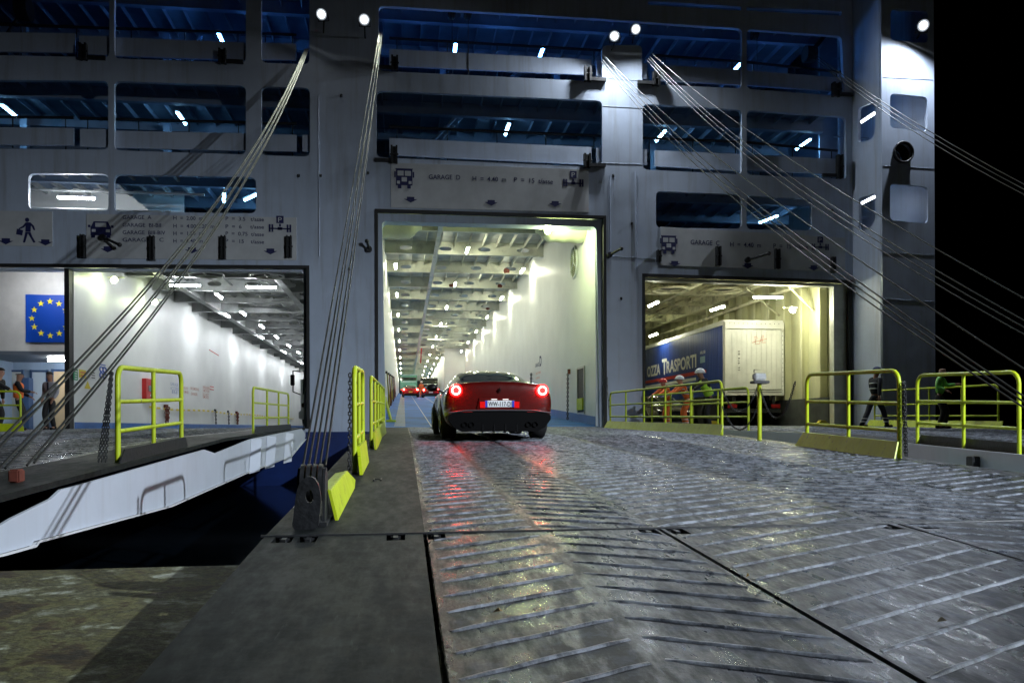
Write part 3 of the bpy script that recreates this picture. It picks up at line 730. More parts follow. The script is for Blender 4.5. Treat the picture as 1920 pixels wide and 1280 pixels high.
# walkway compartment at the left
WK = mat('walkway_wall', (.62, .60, .58), .45, var=.1); WKB = mat('walkway_blue_wall', (.42, .55, .72), .4, var=.1)
YK = YF + 2.6
zs = onY(60, 658, YK).z
plate('walkway_wall', [(-22, 6.7), (XA0 - .26, 6.7), (XA0 - .26, zs), (-22, zs)], [], YK, YK + .15, WK, ferry)
MB().span(-22, XA0 - .26, YK - .0, YK + 6, zs - .12, zs - .002).build('walkway_soffit', mat('soffit_dark', (.12, .14, .17), .5), ferry)
YB = YF + 6.2
s = MB().span(-22, XA0 - .26, YB, YB + .15, 0, zs - .125); s.build('walkway_wall', WKB, ferry)
xw = onY(-2, 720, YF + 3.5).x
MB().span(onY(5, 720, YF + 5).x - .3, onY(5, 720, YF + 5).x - .15, YK + .2, YB, 0, zs - .13).build('walkway_wall', WKB, ferry)
def wdoor(px0, px1, y, m, fm, zt=2.25):
    a = onY(px0, 700, y).x; b_ = onY(px1, 700, y).x; s = MB(); s.span(a, b_, y - .08, y - .02, 0, zt); o = s.build('door_leaf', m, ferry)
    s = MB(); s.span(a - .08, a - .002, y - .12, y - .004, 0, zt + .09); s.span(b_ + .002, b_ + .08, y - .12, y - .004, 0, zt + .09); s.span(a, b_, y - .12, y - .004, zt + .002, zt + .08); s.build('door_surround', fm, ferry)
BLF = mat('door_frame_blue', (.05, .10, .22), .4)
wdoor(12, 42, YB - .02, mat('door_white', (.75, .76, .7), .4), BLF); wdoor(62, 88, YB - .02, mat('door_lightblue', (.6, .7, .78), .35), BLF); wdoor(102, 126, YB - .5, mat('door_tan', (.55, .42, .26), .45), BLF)
MB().span(onY(48, 700, YB - .3).x, onY(58, 700, YB - .3).x, YB - .5, YB - .1, 0, 2.0).build('locker', BLF, ferry)

# ================================================================== board, signs
eu = onY(48, 552, YK - .06); ev = onY(140, 642, YK - .06)
board = thing('flag_board', 'blue flag board with a ring of yellow stars on the walkway wall', 'sign', ((eu.x + ev.x) / 2, YK - .03, ev.z))
MB().span(eu.x, ev.x, YK - .06, YK - .005, ev.z, eu.z).build('panel', mat('flag_blue', (.004, .06, .42), .4), board)
s = MB(); cxx = onY(94, 597, YK - .06); R_ = abs(onY(128, 597, YK - .06).x - cxx.x)
def star(c, r): return [(c[0] + (r if k % 2 == 0 else r * .4) * sin(k * pi / 5), c[1] + (r if k % 2 == 0 else r * .4) * cos(k * pi / 5)) for k in range(10)]
for k in range(12):
    cc = (cxx.x + R_ * sin(k * pi / 6), cxx.z + R_ * cos(k * pi / 6)); s.prism(star(cc, R_ * .2), (0, YK - .061, 0), (1, 0, 0), (0, 0, 1), (0, -1, 0), .006)
s.build('stars', mat('star_yellow', (.85, .7, .03), .4), board)

SGN = mat('sign_panel_paint', (.56, .58, .60), .4, var=.12, vscale=1.5)
def garage_sign(q, name_label, lines, arrows, build_pics, group=None):
    pp = [onY(px, py, YF - .03) for px, py in q]; c = sum(pp, Vector()) / 4
    t_ = thing('garage_sign', name_label, 'sign', (c.x, YF, c.z))
    MB().prism([(p.x, p.z) for p in pp], (0, YF - .03, 0), (1, 0, 0), (0, 0, 1), (0, 1, 0), .027).build('panel', SGN, t_)
    s = MB(); Y_ = YF - .034
    for (txt, p0, p1, h) in lines: text_mb(s, txt, onY(*p0, Y_), onY(*p1, Y_), (0, -1, 0), height=h, bold=.012)
    s.build('lettering', NAVY, t_)
    s = MB()
    for px, py in arrows:
        p = onY(px, py, Y_); w = .23
        s.prism([(p.x - w, p.z + .01), (p.x - w * .55, p.z + .01), (p.x - w * .55, p.z + .09), (p.x + w * .55, p.z + .09), (p.x + w * .55, p.z + .01), (p.x + w, p.z + .01), (p.x, p.z - .11)], (0, Y_, 0), (1, 0, 0), (0, 0, 1), (0, -1, 0), .004)
    s.build('arrow', NAVY, t_)
    s = MB(); build_pics(s, Y_); s.build('pictogram', [NAVY, SGN], t_)
    return t_
def rects(s, px, py, sc, Y_, R, mi=0):
    p = onY(px, py, Y_)
    for (x0, z0, x1, z1) in R:
        s.span(p.x + x0 * sc, p.x + x1 * sc, Y_ - (.004 if mi == 0 else .007), Y_, p.z + z0 * sc, p.z + z1 * sc, mi)
def axle(px, py, sc=1.0):
    def f(s, Y_):
        rects(s, px, py, sc, Y_, [(-.36, -.035, .36, .01), (-.37, -.13, -.31, .13), (-.28, -.13, -.22, .13), (.31, -.13, .37, .13), (.22, -.13, .28, .13), (-.08, -.06, .08, .04), (-.12, .17, .12, .42), (-.03, .06, .03, .15)])
        p = onY(px, py, Y_ - .006); text_mb(s, 'P', (p.x - .06 * sc, p.y, p.z + .21 * sc), (p.x + .06 * sc, p.y, p.z + .21 * sc), (0, -1, 0), height=.17 * sc, mi=1)
    return f
def busp(px, py, sc=1.0):
    def f(s, Y_):
        rects(s, px, py, sc, Y_, [(-.28, -.25, .28, .30), (-.22, -.36, -.1, -.25), (.1, -.36, .22, -.25), (-.34, .02, -.29, .22), (.29, .02, .34, .22), (-.3, .30, .3, .33)])
        rects(s, px, py, sc, Y_, [(-.23, .08, -.02, .25), (.02, .08, .23, .25), (-.09, -.12, .09, .03), (-.25, -.2, -.15, -.1), (.15, -.2, .25, -.1)], 1)
    return f
def carp(px, py, sc=1.0):
    def f(s, Y_):
        p = onY(px, py, Y_)
        s.prism([(p.x + a * sc, p.z + b * sc) for a, b in ((-.32, -.2), (-.32, .06), (-.22, .26), (.22, .26), (.32, .06), (.32, -.2))], (0, Y_, 0), (1, 0, 0), (0, 0, 1), (0, -1, 0), .004)
        rects(s, px, py, sc, Y_, [(-.3, -.28, -.18, -.2), (.18, -.28, .3, -.2), (-.4, .06, -.32, .14), (.32, .06, .4, .14)])
        rects(s, px, py, sc, Y_, [(-.17, .08, .17, .21), (-.28, -.09, -.16, .0), (.16, -.09, .28, .0)], 1)
    return f
garage_sign([(733, 305), (1104, 318), (1104, 398), (733, 389)], 'white sign panel over the tall middle door reading GARAGE D', [('GARAGE  D', (804, 336), (863, 337), .17), ('H  =  4.40  m', (886, 339), (949, 341), .17), ('P  =  15  t/asse', (964, 341), (1037, 345), .17)],
            [(770, 374), (921, 380), (1041, 382)], lambda s, Y: (busp(758, 334)(s, Y), axle(1075, 343)(s, Y)))
garage_sign([(162, 401), (556, 408), (556, 488), (162, 484)], 'sign panel with four garage lines above the left garage door', [
    ('GARAGE  A', (230, 411), (284, 411), .13), ('H  =  2.00  m', (325, 412), (380, 413), .13), ('P  =  3.5   t/asse', (423, 413), (495, 415), .13),
    ('GARAGE  BI-BII', (230, 425), (302, 426), .13), ('H  =  4.00/2.20  m', (325, 427), (402, 428), .13), ('P  =  6     t/asse', (423, 428), (495, 429), .13),
    ('GARAGE  BIII-BIV', (230, 439), (310, 440), .13), ('H  =  1.90  m', (325, 441), (380, 441), .13), ('P  =  0.75  t/asse', (423, 441), (495, 443), .13),
    ('GARAGE     C', (230, 453), (307, 453), .13), ('H  =  4.40  m', (325, 455), (380, 455), .13), ('P  =  15    t/asse', (423, 455), (495, 457), .13)],
            [(202, 467), (360, 469), (507, 471)], lambda s, Y: (carp(189, 430)(s, Y), axle(525, 428)(s, Y)))
garage_sign([(1239, 425), (1585, 446), (1585, 510), (1239, 497)], 'sign panel over the right garage door reading GARAGE C', [('GARAGE  C', (1295, 458), (1349, 460), .17), ('H  =  4.40  m', (1369, 462), (1427, 464), .17), ('P  =  15  t/asse', (1450, 465), (1515, 467), .17)],
            [(1265, 494), (1402, 498), (1526, 502)], lambda s, Y: (busp(1254, 458, .95)(s, Y), axle(1538, 463, .9)(s, Y)))
def pedp(s, Y_):
    p = onY(51, 432, Y_); k = .95
    pts = lambda L: [(p.x + a * k, p.z + b * k) for a, b in L]
    pr = lambda L: s.prism(pts(L), (0, Y_, 0), (1, 0, 0), (0, 0, 1), (0, -1, 0), .004)
    pr([(.0 + .07 * cos(i * pi / 6), .36 + .075 * sin(i * pi / 6)) for i in range(12)])
    pr([(-.05, .27), (.1, .28), (.22, .16), (.26, .02), (.21, .01), (.15, .14), (.12, .16), (.11, -.05), (-.06, -.05)])
    pr([(-.06, -.06), (.11, -.06), (.16, -.2), (.27, -.4), (.2, -.42), (.09, -.22), (.02, -.1), (-.02, -.25), (-.07, -.42), (-.14, -.42), (-.09, -.22)])
    pr([(-.05, .27), (-.02, .2), (-.1, .1), (-.26, .02), (-.28, .06), (-.14, .15)])
    pr([(-.33, .05), (-.13, .0), (-.16, -.18), (-.36, -.14)])
garage_sign([(-90, 393), (98, 397), (98, 462), (-90, 459)], 'sign with a walking passenger carrying a suitcase at the far left', [], [(11, 452), (85, 454)], pedp)

# ================================================================== ramps
def zpoly(x0, x1, ys, mb, th=.05, mi=0):
    vs = []
    for y in ys: z = ramp_z(y); vs += [(x0, y, z), (x1, y, z), (x0, y, z - th), (x1, y, z - th)]
    n = len(ys); fs = []
    for i in range(n - 1):
        a, b_ = 4 * i, 4 * i + 4
        fs += [(a, a + 1, b_ + 1, b_), (a + 2, b_ + 2, b_ + 3, a + 3), (a, b_, b_ + 2, a + 2), (a + 1, a + 3, b_ + 3, b_ + 1)]
    fs += [(0, 2, 3, 1), (4 * n - 4, 4 * n - 3, 4 * n - 1, 4 * n - 2)]
    mb.add(vs, fs, mi)
def rib(mb, x0, y0, x1, y1, h=.013, w=.016, wav=.8):
    if y0 < 5 and y1 < 5.05: h, w = .010, .0125
    L = hypot(x1 - x0, y1 - y0); n = max(3, int(L / .09)); dx, dy = (x1 - x0) / L, (y1 - y0) / L; nx, ny = -dy, dx
    prof = ((-w, -.003), (-w * .55, h * .8), (0, h), (w * .55, h * .8), (w, -.003)); vs = []; m = len(prof)
    for i in range(n + 1):
        t = i / n; x, y = x0 + (x1 - x0) * t, y0 + (y1 - y0) * t; e = min(1, min(t, 1 - t) * L / .05)
        jw = 1 + random.uniform(-.28, .28) * wav; jh = (1 + random.uniform(-.35, .3) * wav) * (.35 + .65 * e); jo = random.uniform(-.004, .004) * wav
        for a, b_ in prof:
            X_, Y_ = x + nx * (a * jw + jo), y + ny * (a * jw + jo); vs.append((X_, Y_, ramp_z(Y_) + b_ * jh))
    fs = [(i * m + k, i * m + k + 1, (i + 1) * m + k + 1, (i + 1) * m + k) for i in range(n) for k in range(m - 1)]
    mb.add(vs, fs, 0, True)
def chevrons(mb, x0, xa, x1, y0, y1, sp=.27, slope=.52, gap=.03, lim=None, far=0):
    y = y0 - .5 * (x1 - x0)
    while y < y1:
        for (xs, xe) in ((x0, xa - gap), (x1, xa + gap)):
            if abs(xs - xa) < .1: continue
            ya = y + slope * abs(xs - xa) * 0; ye = y + slope * abs(xe - xs)
            a_, b_ = (xs, y), (xe, ye)
            if b_[1] <= y0 + .03 or a_[1] >= y1 - .03: continue
            if a_[1] < y0 + .04:
                t = (y0 + .04 - a_[1]) / (b_[1] - a_[1]); a_ = (a_[0] + (b_[0] - a_[0]) * t, y0 + .04)
            if b_[1] > y1 - .04:
                t = (y1 - .04 - a_[1]) / (b_[1] - a_[1]); b_ = (a_[0] + (b_[0] - a_[0]) * t, y1 - .04)
            if hypot(b_[0] - a_[0], b_[1] - a_[1]) > .12: rib(mb, a_[0], a_[1], b_[0], b_[1])
        y += sp
YH = 5.05                    # hinge line
main = thing('stern_ramp', 'wide wet steel ramp with chevron ribs leading to the tall middle door', 'ramp', (2.8, YH, ramp_z(YH)))
ysR = [YH, 8, 11, 14, 16.2, 20, 24, YF - .03]
s = MB(); zpoly(-.82, .125, ysR, s, .08); s.build('edge_plate', PLAIN, main)
s = MB(); zpoly(.126, 6.6, ysR, s, .08); s.build('deck_plate', STEEL, main)
s = MB()
chevrons(s, .16, .83, 1.56, YH, YF - .2); chevrons(s, 1.60, 3.17, 4.74, YH, YF - .2); chevrons(s, 4.78, 6.3, 6.3, YH, YF - .2)
s.build('tread_ribs', RIBM, main)
s = MB(); s.span(-.80, -.72, YH + .1, YF - .1, -1.1, -.75); s.span(6.5, 6.58, YH + .1, YF - .1, -1.1, -.75); s.build('side_girder', RAMPSIDE, main)
vs = []
for X_ in (-.81, 6.59):
    s = MB(); n = len(ysR); vs = []
    for y in ysR: vs += [(X_, y, ramp_z(y) - .082), (X_, y, ramp_z(y) - .55)]
    s.add(vs, [(2 * i, 2 * i + 1, 2 * i + 3, 2 * i + 2) for i in range(n - 1)]); s.build('side_plate', RAMPSIDE, main)
# small slots welded on the edge plate
s = MB()
for px, py in ((708, 899), (722, 844), (808, 838)):
    r = ray(px, py); k = 8.0
    for _ in range(20): k = ramp_z(r.y * k) / r.z
    p = r * k
    for dx in (-.035, .035): s.box((p.x + dx, p.y, p.z + .004), (.014, .30, .012))
    s.box((p.x, p.y + .02, p.z + .004), (.06, .02, .012))
s.build('lashing_slot', GASKET, main)
# flaps near the viewer
flapx = [(-.82, .112), (.138, 1.572), (1.60, 3.185), (3.21, 4.78), (4.81, 6.6)]
Y1F = YH - .012; slots = {0: (-.70, -.56, -.05), 1: (.19, 1.5), 2: (1.68, 3.08), 3: (3.32, 4.66), 4: (4.95, 6.4)}
for i, (a, b_) in enumerate(flapx):
    # outline in XY with notches at the hinge edge
    nw, nd = .055, .19; poly = [(a, -1.6), (b_, -1.6), (b_, Y1F)]
    for x in sorted(slots[i], reverse=True): poly += [(x + nw, Y1F), (x + nw, Y1F - nd), (x - nw, Y1F - nd), (x - nw, Y1F)]
    poly += [(a, Y1F)]
    o = plate('flap_plate', poly, [], 0, .03, PLAIN if i == 0 else STEEL, None)
    o.data.transform(Matrix.Rotation(-pi / 2, 4, 'X')); me = o.data
    # subdivide not needed: it is a plane; tilt it to the flap slope
    for v in me.vertices:
        x, y, z = v.co; y = -y if False else y
        v.co = (x, y, z)
    bm = bmesh.new(); bm.from_mesh(me)
    ymin = min(v.co.y for v in bm.verts); ymax = max(v.co.y for v in bm.verts)
    flip = abs(ymax - Y1F) > .01
    zmax = max(v.co.z for v in bm.verts); zmin = min(v.co.z for v in bm.verts)
    for v in bm.verts:
        y = -v.co.y if flip else v.co.y
        top = (v.co.z > (zmax + zmin) / 2)
        v.co = Vector((v.co.x, y, ramp_z(y) - (0 if top else .035)))
    bmesh.ops.recalc_face_normals(bm, faces=bm.faces)
    for v in bm.verts: v.co -= world_loc(main)
    bm.to_mesh(me); bm.free(); o.parent = main
s = MB()
chevrons(s, .17, .83, 1.54, -1.0, Y1F - .1, .25); chevrons(s, 1.63, 3.15, 3.15, -1.0, Y1F - .02, .26); chevrons(s, 4.76, 3.24, 3.24, -1.0, Y1F - .02, .26); chevrons(s, 4.85, 6.5, 6.5, -1.0, Y1F - .02, .26)
s.build('tread_ribs', RIBM, main)
s = MB()
for i in slots:
    for x in slots[i]:
        z = ramp_z(YH); s.span(x - .014, x + .014, YH - .12, YH + .02, z - .07, z - .006); s.cyl((x - .03, YH - .03, z - .035), (x + .03, YH - .03, z - .035), .026, 10)
s.build('hinge_knuckle', DARK, main)
s = MB(); s.tube([(-.84, YH - .004, ramp_z(YH) - .002), (6.6, YH - .004, ramp_z(YH) - .002)], .012, 6); s.build('hinge_bar', DARK, main)
MB().span(-.78, 6.55, YH - .25, YH - .02, ramp_z(YH) - .25, ramp_z(YH) - .14).build('hinge_beam', GASKET, main)  # black colour stands in for the shade inside the hinge slots

# left and right ramps
ra = thing('stern_ramp', 'dark ribbed ramp with a white side beam leading to the left garage door', 'ramp', (-8, 15, ramp_z(15)))
ysA = [4.2, YH + .001, 8, 11, 14, 16.2, 20, 24, YF - .03]
s = MB(); zpoly(-4.3, -3.32, ysA, s, .06); s.build('edge_plate', PLAIN, ra)
s = MB(); zpoly(-16, -4.301, ysA, s, .06); s.build('deck_plate', STEEL, ra)
s = MB()
for (x0, xa, x1) in ((-4.4, -5.9, -7.4), (-7.5, -9.0, -10.5)): chevrons(s, x1, xa, x0, 6.5, YF - .3, .36)
s.build('tread_ribs', RIBM, ra)
XB = -3.30
top = [(-60, 1010), (0, 985), (23, 971), (96, 935), (115, 917.5), (148, 909), (383, 842.5), (404, 849.5), (469, 823), (566, 803.4), (572, 812)]
bot = [(572, 822), (545, 854), (457, 887), (316, 948), (64, 1014), (58, 1022), (0, 1038), (-60, 1052)]
pg = [onX(px, py, XB) for px, py in top + bot]
s = MB().prism([(p.y, p.z) for p in pg], (XB, 0, 0), (0, 1, 0), (0, 0, 1), (-1, 0, 0), .03); s.build('side_beam', RAMPSIDE, ra)
s = MB()
bp_ = [onX(px, py, XB + .0) for px, py in bot]
for i in range(len(bp_) - 1):
    a_, b2 = bp_[i], bp_[i + 1]; s.add([(XB + .05, a_.y, a_.z - .015), (XB + .05, b2.y, b2.z - .015), (XB - .25, b2.y, b2.z - .015), (XB - .25, a_.y, a_.z - .015), (XB + .05, a_.y, a_.z + .008), (XB + .05, b2.y, b2.z + .008)], [(0, 1, 2, 3), (0, 1, 5, 4)])
s.build('beam_flange', WHITE, ra)
s = MB()
for x in (470, 500, 535): p = onX(x, 822 + (x - 470) * -.17, XB); q_ = onX(x - 4, 888 - (x - 470) * .30, XB); s.add([(XB + .01, p.y, p.z), (XB + .2, p.y + .2, p.z - .02), (XB + .2, q_.y + .2, q_.z + .05), (XB + .01, q_.y, q_.z)], [(0, 1, 2, 3)])
s.build('beam_bracket', RAMPSIDE, ra)
s = MB(); s.bbox((-3.65, 8.4, ramp_z(8.4) + .06), (.1, .14, .13), .015); s.build('stopper', RUSTY, ra)

rc = thing('stern_ramp', 'dark ribbed ramp with a white side beam leading to the right garage door', 'ramp', (12, 15, ramp_z(15)))
s = MB(); zpoly(8.38, 9.2, ysA, s, .06); s.build('edge_plate', PLAIN, rc)
s = MB(); zpoly(9.201, 16.4, ysA, s, .06); s.build('deck_plate', STEEL, rc)
s = MB()
for (x0, xa, x1) in ((9.3, 10.9, 12.5), (12.6, 14.2, 15.8)): chevrons(s, x0, xa, x1, 8, YF - .3, .36)
s.build('tread_ribs', RIBM, rc)
s = MB(); vs = []
for y in ysA: vs += [(8.36, y, ramp_z(y) + .02), (8.36, y, ramp_z(y) - .95 - .1), (8.33, y, ramp_z(y) + .02), (8.33, y, ramp_z(y) - 1.05)]
s.add(vs, [f for i in range(len(ysA) - 1) for f in ((4 * i, 4 * i + 1, 4 * i + 5, 4 * i + 4), (4 * i + 2, 4 * i + 6, 4 * i + 7, 4 * i + 3), (4 * i, 4 * i + 4, 4 * i + 6, 4 * i + 2), (4 * i + 1, 4 * i + 3, 4 * i + 7, 4 * i + 5))])
s.build('side_beam', RAMPSIDE, rc)
p = onX(1828, 868, 8.3); s = MB().bbox((8.27, p.y, p.z), (.12, .16, .2), .01); s.build('stopper', DARK, rc)

# ================================================================== guard rails
def rail(x0, y0, x1, y1, label, posts=3, h=1.1, r=.029, kick=None, kside=1, base=0.0, kh=.16, name_group='yellow ramp guard rails', lean=.10, bars=(.36, .72), darkbase=False, dz_=None):
    zf = dz_ or ramp_z
    P0 = Vector((x0, y0, zf(y0) + base)); P1 = Vector((x1, y1, zf(y1) + base))
    t_ = thing('guard_rail', label, 'railing', (P0 + P1) / 2, group=name_group); U = (P1 - P0); L = U.length; U.normalize(); Z_ = Vector((0, 0, 1)); c_ = .16
    s = MB()
    pts = [P0, P0 + Z_ * (h - c_)] + [P0 + Z_ * (h - c_) + U * c_ + (-U * cos(a) + Z_ * sin(a)) * c_ for a in (pi / 8, pi / 4, 3 * pi / 8)] + [P0 + Z_ * h + U * c_, P1 + Z_ * h - U * c_] + \
          [P1 + Z_ * (h - c_) - U * c_ + (U * cos(a) + Z_ * sin(a)) * c_ for a in (3 * pi / 8, pi / 4, pi / 8)] + [P1 + Z_ * (h - c_), P1]
    s.tube(pts, r, 10); s.build('frame', YEL, t_)
    for k in range(1, posts - 1):
        q_ = P0.lerp(P1, k / (posts - 1)); s = MB(); s.tube([q_, q_ + Z_ * (h - .01)], r * .9, 8); s.build('post', YEL, t_)
    for b_ in bars:
        s = MB(); s.tube([P0 + Z_ * b_, P1 + Z_ * b_], r * .82, 8); s.build('bar', YEL, t_)
    if kick is not None:
        s = MB(); n = Vector((kside, 0, 0)) if abs(x1 - x0) < abs(y1 - y0) else Vector((0, kside, 0))
        a_, b2 = P0 - U * kick, P1 + U * kick
        a_.z = zf(a_.y) + .0 if abs(x1 - x0) < abs(y1 - y0) else a_.z; b2.z = zf(b2.y) if abs(x1 - x0) < abs(y1 - y0) else b2.z
        T = Z_ * kh
        s.add([a_ + n * (.05 + lean) + Z_ * .004, b2 + n * (.05 + lean) + Z_ * .004, b2 + n * .05 + T - U * .08, a_ + n * .05 + T + U * .08, a_ + n * (.03 + lean) + Z_ * .004, b2 + n * (.03 + lean) + Z_ * .004, b2 + n * .03 + T - U * .08, a_ + n * .03 + T + U * .08],
              [(0, 1, 2, 3), (4, 7, 6, 5), (0, 3, 7, 4), (1, 5, 6, 2), (3, 2, 6, 7)])
        s.build('kick_plate', YEL, t_)
    if darkbase:
        s = MB(); a_, b2 = P0, P1
        for (pa_, pb_) in ((0, 1),):
            s.prism([(0 - .15, 0), (L + .1, 0), (L - .02, .16), (.05, .16)], P0 + Vector((.05, 0, 0)), U, Z_, (1, 0, 0), .02)
        s.build('toe_board', DARK, t_)
    return t_
def chain_mb(mb, pts, link=.055, r=.007):
    tot = 0; segs = []
    for a, b_ in zip(pts[:-1], pts[1:]): a, b_ = Vector(a), Vector(b_); segs.append((a, b_, (b_ - a).length)); tot += segs[-1][2]
    n = max(2, int(tot / (link * .72))); d = 0
    for i in range(n):
        s_ = (i + .5) / n * tot; acc = 0
        for a, b_, L in segs:
            if s_ <= acc + L: t = (s_ - acc) / L; p = a.lerp(b_, t); u = (b_ - a).normalized(); break
            acc += L
        w = u.cross(Vector((1, 0, 0)) if i % 2 else Vector((0, 1, 0)))
        if w.length < .1: w = u.cross(Vector((.7, .7, .1)))
        w.normalize(); pl = [p + u * (link / 2 * cos(k * pi / 3)) + w * (link * .3 * sin(k * pi / 3)) for k in range(7)]
        mb.tube(pl, r, 4, caps=False)
# middle ramp, left side
r1 = rail(-.52, 8.95, -.52, 10.7, 'short yellow guard rail beside the pulley block on the middle ramp', 3, 1.12, name_group='yellow ramp guard rails')
s = MB(); s.add([(-.42, 8.6, ramp_z(8.6) + .01), (-.42, 10.2, ramp_z(10.2) + .01), (-.47, 10.6, ramp_z(10) + .28), (-.47, 9.0, ramp_z(9) + .28), (-.45, 8.6, ramp_z(8.6) + .01), (-.45, 10.2, ramp_z(10.2) + .01), (-.5, 10.6, ramp_z(10) + .28), (-.5, 9.0, ramp_z(9) + .28)],
             [(0, 1, 2, 3), (4, 7, 6, 5), (0, 3, 7, 4), (1, 5, 6, 2), (3, 2, 6, 7), (0, 4, 5, 1)]); s.build('kick_plate', YEL, r1)
s = MB()
for dy in (0, .035): chain_mb(s, [(-.56, 8.9 - dy, ramp_z(9) + 1.05), (-.57, 8.87 - dy, ramp_z(9) + .04)])
s.build('chain', DARK, r1)
r2 = rail(-.5, 13.0, -.5, 21.5, 'longer yellow guard rail left of the tall door on the middle ramp', 6, 1.1)
s = MB(); a_, b_ = 12.4, 19.5
s.add([(-.40, a_, ramp_z(a_) + .01), (-.40, b_, ramp_z(b_) + .01), (-.46, b_ + .9, ramp_z(b_) + .30), (-.46, a_ + .9, ramp_z(a_) + .26), (-.43, a_, ramp_z(a_) + .01), (-.43, b_, ramp_z(b_) + .01), (-.49, b_ + .9, ramp_z(b_) + .30), (-.49, a_ + .9, ramp_z(a_) + .26)],
      [(0, 1, 2, 3), (4, 7, 6, 5), (0, 3, 7, 4), (1, 5, 6, 2), (3, 2, 6, 7), (0, 4, 5, 1)]); s.build('kick_plate', YEL, r2)
# loose kick plate beside the sheave
def onramp(px, py):
    r = ray(px, py); k = 8.0
    for _ in range(30): k = ramp_z(r.y * k) / r.z
    return r * k
pA = onramp(634, 976); pB = onramp(664, 915)
kp = thing('kick_plate', 'yellow tilted steel plate standing on the middle ramp beside the pulley block', 'plate', pA)
s = MB(); hgt = .30
tA = onX(620, 918, pA.x - .05); tB = onX(651, 882, pA.x - .05)
Q = [pA + Vector((0, 0, .003)), Vector((pA.x, pB.y, ramp_z(pB.y) + .003)), Vector((pA.x, pB.y + .1, ramp_z(pB.y) + .07)), tB, tA]
s.add(Q + [q_ - Vector((.02, 0, 0)) for q_ in Q], [(0, 1, 2, 3, 4), (5, 9, 8, 7, 6), (0, 5, 6, 1), (1, 6, 7, 2), (2, 7, 8, 3), (3, 8, 9, 4), (4, 9, 5, 0)])
s.build('face_plate', YEL, kp)
s = MB(); s.add([tA, tB, tB - Vector((.10, 0, .02)), tA - Vector((.10, 0, .02)), tA - Vector((0, 0, .012)), tB - Vector((0, 0, .012))], [(0, 1, 2, 3), (0, 1, 5, 4)]); s.build('top_flange', YEL, kp)
# middle ramp, right side
rail(6.45, 16.2, 6.45, 25.4, 'long five-bay yellow guard rail at the right edge of the middle ramp', 6, 1.1, kick=.25, kside=-1, kh=.22)
r3 = rail(6.45, 10.1, 6.45, 12.6, 'yellow guard rail with a hanging chain on the right edge of the middle ramp', 3, 1.15, kick=.12, kside=-1, kh=.22)
s = MB()
for dy in (0, .04): chain_mb(s, [(6.47, 10.05 - dy, ramp_z(10) + 1.0), (6.48, 10.02 - dy, ramp_z(10) + .04)])
s.build('chain', DARK, r3)
# single post with a chain to the long rail
yq = 14.4; t_ = thing('chain_post', 'single yellow post between the two rails on the right edge of the middle ramp', 'post', (6.45, yq, ramp_z(yq)))
MB().tube([(6.45, yq, ramp_z(yq)), (6.45, yq, ramp_z(yq) + 1.1)], .04, 10).build('post', YEL, t_)
s = MB()
for z in (1.0, .65): chain_mb(s, [(6.45, yq + (16.2 - yq) * k / 6 * 1.0, ramp_z(15) + z - .5 * (1 - (k / 3 - 1) ** 2)) for k in range(7)], .06, .007)
for z in (1.0,): chain_mb(s, [(6.45, yq - (yq - 13) * k / 8, ramp_z(14) + z - .6 * (1 - (k / 4 - 1) ** 2)) for k in range(9)], .06, .007)
s.build('chain', DARK, t_)
# right ramp
rail(8.5, 10.5, 8.5, 12.8, 'yellow guard rail on the right ramp in front of the man in green', 3, 1.15, darkbase=True)
rail(8.45, 19.5, 8.45, 27.5, 'yellow guard rail behind the three helmeted workers on the right ramp', 5, 1.08)
rail(15.9, 20.4, 15.9, 26.3, 'yellow guard rail on the far edge of the right ramp behind the two men', 5, 1.2, kick=.3, kside=-1, kh=.22)
# left ramp
r4 = rail(-3.45, 10.6, -3.45, 13.5, 'yellow guard rail with a hanging chain in front of the left garage door', 3, 1.16, r=.033, bars=(.38, .74), darkbase=True)
s = MB()
for dy in (0, .04, .08): chain_mb(s, [(-3.5, 10.56 - dy * .5, ramp_z(10.5) + 1.1), (-3.56 - dy, 10.5, ramp_z(10.5) + .02)], .05, .007)
s.build('chain', DARK, r4)
rail(-3.5, 20.0, -3.5, 26.0, 'yellow guard rail at the far end of the left ramp by the sill', 4, 1.08, darkbase=True)
rail(-13.2, 24.3, -10.45, 24.3, 'yellow guard rail in front of the walkway with the men', 3, 1.1, kick=.15, kside=-1, kh=.22)

# ================================================================== pulley block on the middle ramp + wire ropes
zl = ramp_z(5.4)
pb_ = thing('pulley_block', 'dark steel lug with pulleys on the left edge of the middle ramp', 'pulley block', (-.6, 5.5, zl))
a0 = onramp(548, 992)
Yl = a0.y; zb = a0.z; xl = onY(573, 900, Yl).x
lugw = (onY(600, 950, Yl).x - onY(550, 950, Yl).x)
lug = [(onY(548, 992, Yl).x, zb), (onY(556, 925, Yl).x, onY(556, 925, Yl).z), (onY(562, 905, Yl).x, onY(562, 905, Yl).z), (onY(574, 893, Yl).x, onY(574, 893, Yl).z), (onY(588, 893, Yl).x, onY(588, 893, Yl).z), (onY(598, 907, Yl).x, onY(598, 907, Yl).z), (onY(603, 935, Yl).x, onY(603, 935, Yl).z), (onY(597, 972, Yl).x, zb)]
hcx, hcz = fx(581, 930, Yl)
hl = [(hcx + .025 * cos(k * pi / 8), hcz + .042 * sin(k * pi / 8)) for k in range(16)]
plate('lug', fillet(lug, .04), [hl], Yl - .03, Yl + .03, DARK, pb_)
for k in range(4):
    xk = xl - .045 + k * .038; y_ = Yl + .28; zc_ = zb + .27
    MB().tube([(xk - .012, y_, zc_), (xk + .012, y_, zc_)], .125, 28).build('pulley_wheel', DARK, pb_)
s = MB(); s.cyl((xl - .075, Yl + .28, zb + .27), (xl + .10, Yl + .28, zb + .27), .035, 14)
